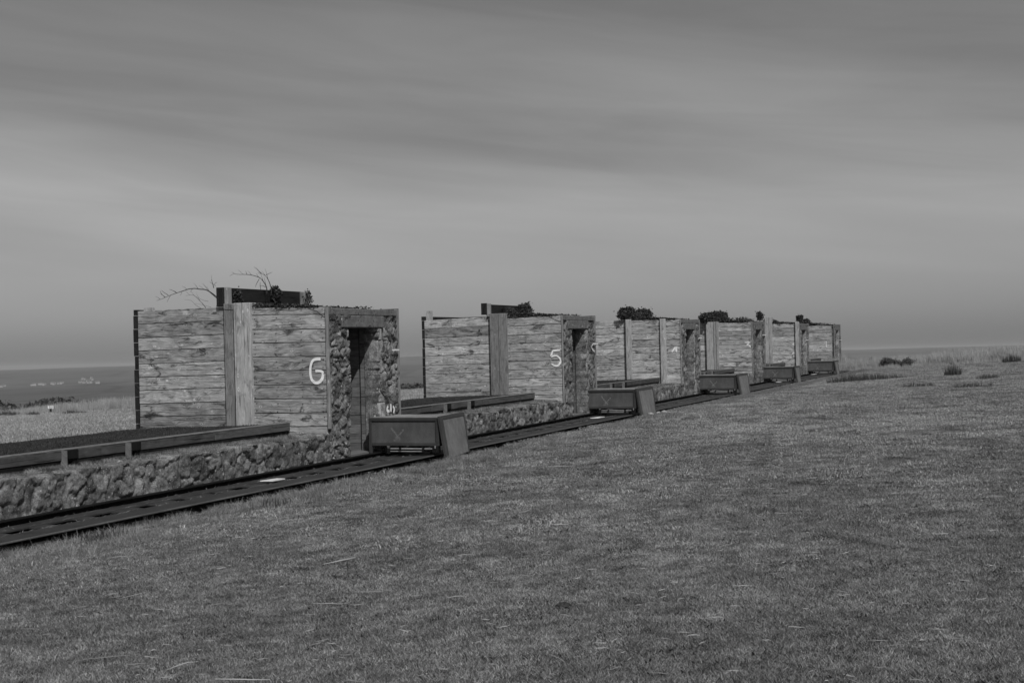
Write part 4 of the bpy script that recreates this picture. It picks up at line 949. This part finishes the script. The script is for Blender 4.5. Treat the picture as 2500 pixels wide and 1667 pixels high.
# middle and far turf: the same grass, wider blades so that it stays light
pf = [patch('turf_patch', 700, .55, .012, .042, .0085, M['grass'] if i < 1 else M['grass_far'], 920 + i, (.4, .96)) for i in range(4)]
P, z = pick_points(9600, 10, 95, .46, hill, 2); kd_ = np.hypot(P[:, 0] - 10.9, P[:, 1] + 19.6); kp = np.random.RandomState(9).rand(len(P)) < np.clip((kd_ - 10) / 26, 0, 1); P, z = P[kp], z[kp]; scat('grass', P, z, pf, 2, .8, 1.3)
# pale thatch: small tangles of dead blades through the turf
pth = [patch('thatch_patch', 150, .13, .012, .05, .003, M['straw'], 990 + i, (.75, .99)) for i in range(4)]
P, z = pick_points(2600, 4.6, 24, .46, hill, 41, dens=1); m = fbm(P[:, 0] * 1.3, P[:, 1] * 1.3, 5) > .47; scat('thatch', P[m], z[m], pth, 42, .6, 1.2)
pmz = [patch('weed_patch', 130, .12, .006, .022, .007, M['weed'], 995 + i, (.5, .98)) for i in range(3)]
P, z = pick_points(2400, 4.6, 60, .46, hill, 43, dens=1); scat('low_weeds', P, z + .012, pmz, 44, .6, 1.6)
# dead stalks lying on the turf
def stalks(name, n, P, z, rs, L=(.06, .30), w=.004):
    mb = MB(); V = []; F = []; T = []
    for i in range(n):
        t, s = P[i]; a = rs.normal(0.35, 1.1) ; l = rs.uniform(*L) * rs.uniform(.5, 1.2); c = rs.normal(0, .35); ww = w * rs.uniform(.7, 1.5); zz = z[i] + rs.uniform(.02, .045)
        b = len(V); m = 5; ux, uy = math.cos(a), math.sin(a); tn = rs.rand()
        for k in range(m):
            u = k / (m - 1) - .5; x = u * l; y = c * l * (u * u - .1); hz = zz + abs(u) * rs.uniform(-.01, .012)
            px, py = t + ux * x - uy * y, s + uy * x + ux * y; q = ww * (1 - abs(u) * 1.2)
            V += [(px - uy * q * .3, py + ux * q * .3, hz + q), (px + uy * q * .5, py - ux * q * .5, hz - q * .3)]; T += [tn, tn]
            if k: F.append((b + 2 * k - 2, b + 2 * k - 1, b + 2 * k + 1, b + 2 * k))
    me = bpy.data.meshes.new(name); me.from_pydata(V, [], F); at = me.attributes.new('tone', 'FLOAT', 'POINT'); at.data.foreach_set('value', np.array(T, np.float32)); me.materials.append(M['straw'])
    o = bpy.data.objects.new(name, me); COL.objects.link(o); place(o); return tag(o, kind='stuff')
rs = np.random.RandomState(3); P, z = pick_points(1500, 4.8, 26, .44, hill, 5, dens=1); stalks('straw', 1500, P, z, rs, (.02, .11), .0022)
P, z = pick_points(70, 5, 22, .44, hill, 6); stalks('straw', 70, P, z, rs, (.15, .40), .0036)

# long rough grass hugging the near side of the track
def strip_points(n, t0, t1, s0, s1, rs, pw=1.0):
    t = t0 + (t1 - t0) * rs.rand(n) ** pw; s = rs.uniform(s0, s1, n); return np.column_stack([t, s])
rs = np.random.RandomState(21)
pl = [patch('rough_patch', 260, .22, .03, .15, .0045, M['grass'], 940 + i, (.25, .98)) for i in range(3)] + [patch('rough_patch', 160, .2, .05, .22, .0045, M['straw'], 944, (.4, .99))]
P = strip_points(1500, 1.72, 2.8, -14, 24, rs, 1.8); keep = fbm(P[:, 0] * .9, P[:, 1] * .9, 77) > .40; P = P[keep]
scat('rough_grass', P, ground_z(P[:, 1], P[:, 0]), pl, 22, .45, .85)
P = strip_points(1400, 1.70, 2.4, 20, 64, rs, 1.3); scat('rough_grass', P, ground_z(P[:, 1], P[:, 0]), pl[:3], 23, .5, .9)
# a few weeds on the track bed and ledge
pm = [patch('ledge_patch', 300, .16, .01, .07, .004, M['moss'], 950, (.3, .95)), patch('ledge_patch', 300, .16, .02, .09, .004, M['grass'], 951, (.3, .95)), patch('ledge_patch', 120, .18, .02, .10, .004, M['straw'], 952, (.6, .99))]
P = strip_points(5200, -.72, .01, -13, 58, rs); m = np.array([ (s % PITCH_S) > 2.75 or s < 0 for s in P[:, 1]]) & ~((P[:, 1] > -.3) & (P[:, 1] < 2.7)); P = P[m]
scat('ledge_grass', P, ground_z(P[:, 1], P[:, 0]) + .015, pm, 24, .6, 1.0)
o = blades('deck_litter', LIT[1], LIT[2], np.where(LIT[1] > .64, .03, .024) + 0 * LIT[1], np.random.RandomState(5).uniform(.03, .12, LIT[0]), np.full(LIT[0], .006), np.full(LIT[0], .985), np.random.RandomState(6).rand(LIT[0]) * .6, M['straw'], az=np.random.RandomState(7).normal(1.57, .5, LIT[0])); tag(place(o), kind='stuff')
# dark mossy terrace behind the edging
pt = [patch('terrace_patch', 420, .3, .01, .035, .006, M['moss'], 960 + i, (.3, .95)) for i in range(3)]
P = strip_points(5200, -3.62, -1.0, -14, 60, rs); sm = P[:, 1] % PITCH_S; m = (P[:, 1] < -.05) | (sm > 2.7); P = P[m]
scat('terrace_moss', P, ground_z(P[:, 1], P[:, 0]), pt, 25, .8, 1.3)

# left field: mown pale grass, then the tall fringe along the plateau edge
fld = lambda s, t: t < -3.85 and s + .55 * (-t - 4) < 74 and t > -62
pd = [patch('field_patch', 380, .8, .03, .09, .016, M['field'], 970 + i, (.3, .9)) for i in range(3)]
P, z = pick_points(7000, 28, 100, .46, fld, 7); scat('field_grass', P, z, pd, 26, .9, 1.5)
ptall = [patch('tall_patch', 420, .75, .30, .75, .013, M['tall'], 980 + i, (.05, .45)) for i in range(4)]
def along(pts, n, wid, rs):
    out = []
    L = [math.dist(pts[i], pts[i + 1]) for i in range(len(pts) - 1)]; tot = sum(L)
    for _ in range(n):
        d = rs.rand() * tot
        for i, l in enumerate(L):
            if d <= l: break
            d -= l
        u = min(1, d / l); a, b = pts[i], pts[i + 1]; dx, dy = b[0] - a[0], b[1] - a[1]; nn_ = rs.uniform(0, wid)
        out.append((a[0] + dx * u - dy / l * nn_ * -1, a[1] + dy * u + dx / l * nn_ * -1))
    return np.array(out)
rs = np.random.RandomState(31)
P = along([(-62, 47), (-48.4, 46.5), (-42.3, 43.6), (-33.6, 41), (-27.6, 61.5), (-14, 68), (-6, 72)], 1500, -6.0, rs)
P2 = np.column_stack([P[:, 0], P[:, 1]]); scat('tall_grass', P2, ground_z(P2[:, 1], P2[:, 0]) - .03, ptall, 32, .45, .98)
P = along([(-60, 45.5), (-48.4, 45), (-42.3, 42.6), (-33.6, 40), (-27.6, 60)], 240, 3.5, rs); m = fbm(P[:, 0] * .5, P[:, 1] * .5, 91) > .56; scat('low_weeds', P[m], ground_z(P[m][:, 1], P[m][:, 0]), [patch('dark_tuft', 260, .5, .08, .30, .014, M['moss'], 1010 + i, (.1, .6)) for i in range(3)], 36, .5, 1.2)
# fringe on the rise to the right
P = along([(14.5, 62), (9.0, 62), (5.5, 62)], 300, -5.0, rs); scat('tall_grass', P, ground_z(P[:, 1], P[:, 0]) - .03, ptall, 33, .75, 1.15)
P = along([(6.5, 62), (4.5, 62), (1.6, 63), (-1.0, 64), (-3.5, 61)], 700, -5.0, rs); scat('tall_grass', P, ground_z(P[:, 1], P[:, 0]) - .03, ptall, 35, .45, .95)
P = along([(24, 60), (14.5, 66)], 160, -6.0, rs); scat('tall_grass', P, ground_z(P[:, 1], P[:, 0]) - .03, ptall, 34, .8, 1.4)

P = np.column_stack([rs.uniform(-.4, 11, 90), rs.uniform(55.5, 58.5, 90)]); scat('tall_grass', P, ground_z(P[:, 1], P[:, 0]) - .03, ptall, 37, .25, .5)
# rush clumps, one plant each
def rush(px_s, px_t, rx, ry, h, n, label, seed):
    rs = np.random.RandomState(seed); a = rs.uniform(0, 6.28, n); q = np.sqrt(rs.rand(n)); x = rx * q * np.cos(a); y = ry * q * np.sin(a)
    hh = h * rs.uniform(.45, 1.05, n) * (1 - .35 * q); t = px_t + x; s = px_s + y
    o = blades('rush_clump', x, y, ground_z(s, t) - float(ground_z(px_s, px_t)) - .01, hh, .014 * rs.uniform(.6, 1.3, n), rs.uniform(.02, .42, n), rs.rand(n), M['rush'], rs=rs)
    tag(place(o, px_t, px_s, float(ground_z(px_s, px_t))), label, 'rush clump', 'rush clumps on the turf')
rush(33.5, 4.3, 1.15, .9, .42, 900, 'wide dark spiky rush clump on the turf below the farthest bunker', 1)
rush(33.2, 5.6, .6, .6, .30, 260, 'thin fringe of rushes just right of the wide dark clump', 2)
rush(34.5, 7.75, .32, .4, .55, 330, 'small upright dark rush clump alone in the middle of the rise', 3)
rush(24.5, 7.3, .5, .5, .24, 240, 'low straggly rush clump nearer the camera on the right slope', 4)
rush(28.5, 9.2, .4, .4, .28, 220, 'sparse rushes beside the right edge', 5)
rush(20.5, 9.0, .6, .6, .20, 260, 'low dark rush patch near the right edge', 6)
rush(50.0, 9.55, .45, .5, .55, 380, 'dense dark rush tuft at the right edge of the skyline', 7)
rush(-8.4, 2.1, .25, .3, .18, 160, 'dark grass tuft close beside the track at lower left', 8)
rush(-5.6, 2.3, .22, .3, .15, 120, 'second dark grass tuft beside the track, right of the first', 9)

# low bushes on the skyline, and beyond the left field
def bush(s, t, rx, ry, h, n, label, seed, size=.05, group='gorse bushes on the skyline'):
    rs = np.random.RandomState(seed); m = max(6, int(rx * 7)); Q = []
    for i in range(m):
        cx = rs.uniform(-.75, .75) * rx; cy = rs.uniform(-.4, .4) * ry; hh = h * rs.uniform(.55, 1) * (1 - .45 * abs(cx) / rx)
        Q.append(cloud((cx, cy, hh * .45), (rx * rs.uniform(.22, .38), ry * rs.uniform(.35, .5), hh * .55), 3 * n // m, rs, .3))
    Q = np.vstack(Q); Q[:, 2] = np.maximum(Q[:, 2], 0)
    o = leaves('bush', Q, rs.uniform(.5, 1.1, len(Q)) * size, rs.rand(len(Q)) * .6 + .4 * np.clip(Q[:, 2] / h, 0, 1), M['gorse'], rs)
    tag(place(o, t, s, float(ground_z(s, t)) - .05), label, 'bush', group)
bush(57.6, 3.6, 1.15, .8, .86, 3000, 'largest dark gorse bush on the skyline, right of the last bunker', 1)
bush(60.0, 1.8, .62, .6, .70, 1300, 'round dull bush on the skyline between the track end and the largest bush', 2)
bush(59.5, 2.65, .24, .4, .62, 600, 'narrow bush just left of the largest skyline bush', 3)
bush(58.8, 5.0, .4, .5, .42, 700, 'small bush below the right end of the largest one', 4)
bush(57.0, 6.7, .9, .7, .36, 1000, 'low dull bush in the tall grass toward the right', 5)
bush(58.5, 9.8, .7, .8, .66, 1600, 'dark bush where the skyline leaves the picture', 6)
bush(58.5, -.05, .16, .3, .62, 500, 'small dark bush beside the end of the last bunker', 7)
bush(59.5, .75, .34, .4, .48, 600, 'small bush in pale grass beyond the last bunker', 8)
bush(57.0, 2.1, .45, .4, .20, 500, 'flat dark heather patch at the end of the track', 9)
def scrub(s, t, ztop, rx, ry, n, label, seed):
    zb = w2f((fw(t, s, 0).x, fw(t, s, 0).y, ztop))[2]; g = float(ground_z(s, t)); h = zb - g; rs = np.random.RandomState(seed)
    Q = np.vstack([cloud((rs.uniform(-.6, .6) * rx, rs.uniform(-.4, .4) * ry, h * .4), (rx * .5, ry * .5, h * rs.uniform(.45, .6)), n // 2, rs, .3) for _ in range(10)]); Q[:, 2] = np.clip(Q[:, 2], 0, h * (1.0 - .35 * (Q[:, 0] / rx) ** 2))
    o = leaves('bush', Q, rs.uniform(.14, .36, len(Q)), rs.rand(len(Q)), M['scrub'], rs); tag(place(o, t, s, g), label, 'bush', 'dark scrub beyond the left field')
scrub(85.8, -76.7, -1.25, 5.5, 3, 7000, 'broad domed dark scrub beyond the tall grass at left', 11)
scrub(84, -83, -1.35, 4.5, 3, 6000, 'dark scrub at the far left edge beyond the tall grass', 12)
scrub(78, -72.5, -1.75, 3.5, 2, 3500, 'low scrub between the two larger dark masses', 13)
scrub(79.9, -36.7, -.3, 2.2, 1, 3000, 'dark low bush seen between the two nearest bunkers', 10)

# dark clod in the foreground turf
rs = np.random.RandomState(4); mb = MB()
n = 12
for j in range(6):
    pass
import bmesh
bm = bmesh.new(); bmesh.ops.create_icosphere(bm, subdivisions=3, radius=.045)
for v in bm.verts:
    d = v.co.normalized(); v.co *= 1 + .25 * math.sin(d.x * 5 + 1) * math.cos(d.y * 6) + .12 * math.sin(d.z * 11 + d.x * 9); v.co.z *= .6
me = bpy.data.meshes.new('dung'); bm.to_mesh(me); bm.free(); me.materials.append(M['steel'])
o = bpy.data.objects.new('dung', me); COL.objects.link(o); tag(place(o, 8.22, -12.02, float(ground_z(-12.02, 8.22)) + .02), 'small dark lump of dung in the foreground grass', 'dung')

# stones lying in front of the side boards
def stone(t, s, r, seed, label, mat='block', grp='loose stones'):
    rs = np.random.RandomState(seed); bm = bmesh.new(); bmesh.ops.create_icosphere(bm, subdivisions=2, radius=r); ph = rs.uniform(0, 6, 3)
    for v in bm.verts:
        d = v.co.normalized(); v.co *= 1 + .22 * math.sin(d.x * 3 + ph[0]) * math.cos(d.y * 4 + ph[1]) + .1 * math.sin(d.z * 7 + ph[2]); v.co.z *= .7
    me = bpy.data.meshes.new('stone'); bm.to_mesh(me); bm.free(); me.polygons.foreach_set('use_smooth', np.ones(len(me.polygons), bool)); at = me.color_attributes.new('tone', 'FLOAT_COLOR', 'POINT'); at.data.foreach_set('color', np.tile([.6, 1, .5, 1], len(me.vertices)).astype(np.float32)); me.materials.append(M[mat])
    o = bpy.data.objects.new('stone', me); COL.objects.link(o); tag(place(o, t, s, float(ground_z(s, t)) + r * .3), label, 'stone', grp)
stone(-.35, -5.0, .05, 1, 'pale stone on the ledge between the two bracket posts', 'white')
stone(1.62, 13.7, .09, 2, 'round stone at the left foot of the second trolley side board')
stone(1.70, 14.1, .08, 3, 'round stone at the middle foot of the second trolley side board')
stone(1.76, 14.5, .09, 4, 'round stone at the right foot of the second trolley side board')

# ------------------------------------------------------------------ haze
hb = MB(); hb.box((-7000, -300, -300), (8000, 15000, 60)); hz = hb.build('haze', None) if False else None
hm = bpy.data.materials.new('haze_air'); hm.use_nodes = True; hm.node_tree.nodes.clear()
pv = hm.node_tree.nodes.new('ShaderNodeVolumePrincipled'); ho = hm.node_tree.nodes.new('ShaderNodeOutputMaterial'); hm.node_tree.links.new(pv.outputs[0], ho.inputs['Volume'])
pv.inputs['Color'].default_value = (.9, .9, .9, 1); pv.inputs['Density'].default_value = 1.1e-4; pv.inputs['Anisotropy'].default_value = 0.0
me = bpy.data.meshes.new('haze'); X0, X1, Y0, Y1, Z0, Z1 = -6600, 7600, -700, 14600, -330, 26
me.from_pydata([(x, y, z) for x in (X0, X1) for y in (Y0, Y1) for z in (Z0, Z1)], [], [(0, 1, 3, 2), (4, 6, 7, 5), (0, 4, 5, 1), (2, 3, 7, 6), (0, 2, 6, 4), (1, 5, 7, 3)]); me.materials.append(hm)
hz = bpy.data.objects.new('haze', me); COL.objects.link(hz); tag(hz, kind='stuff')
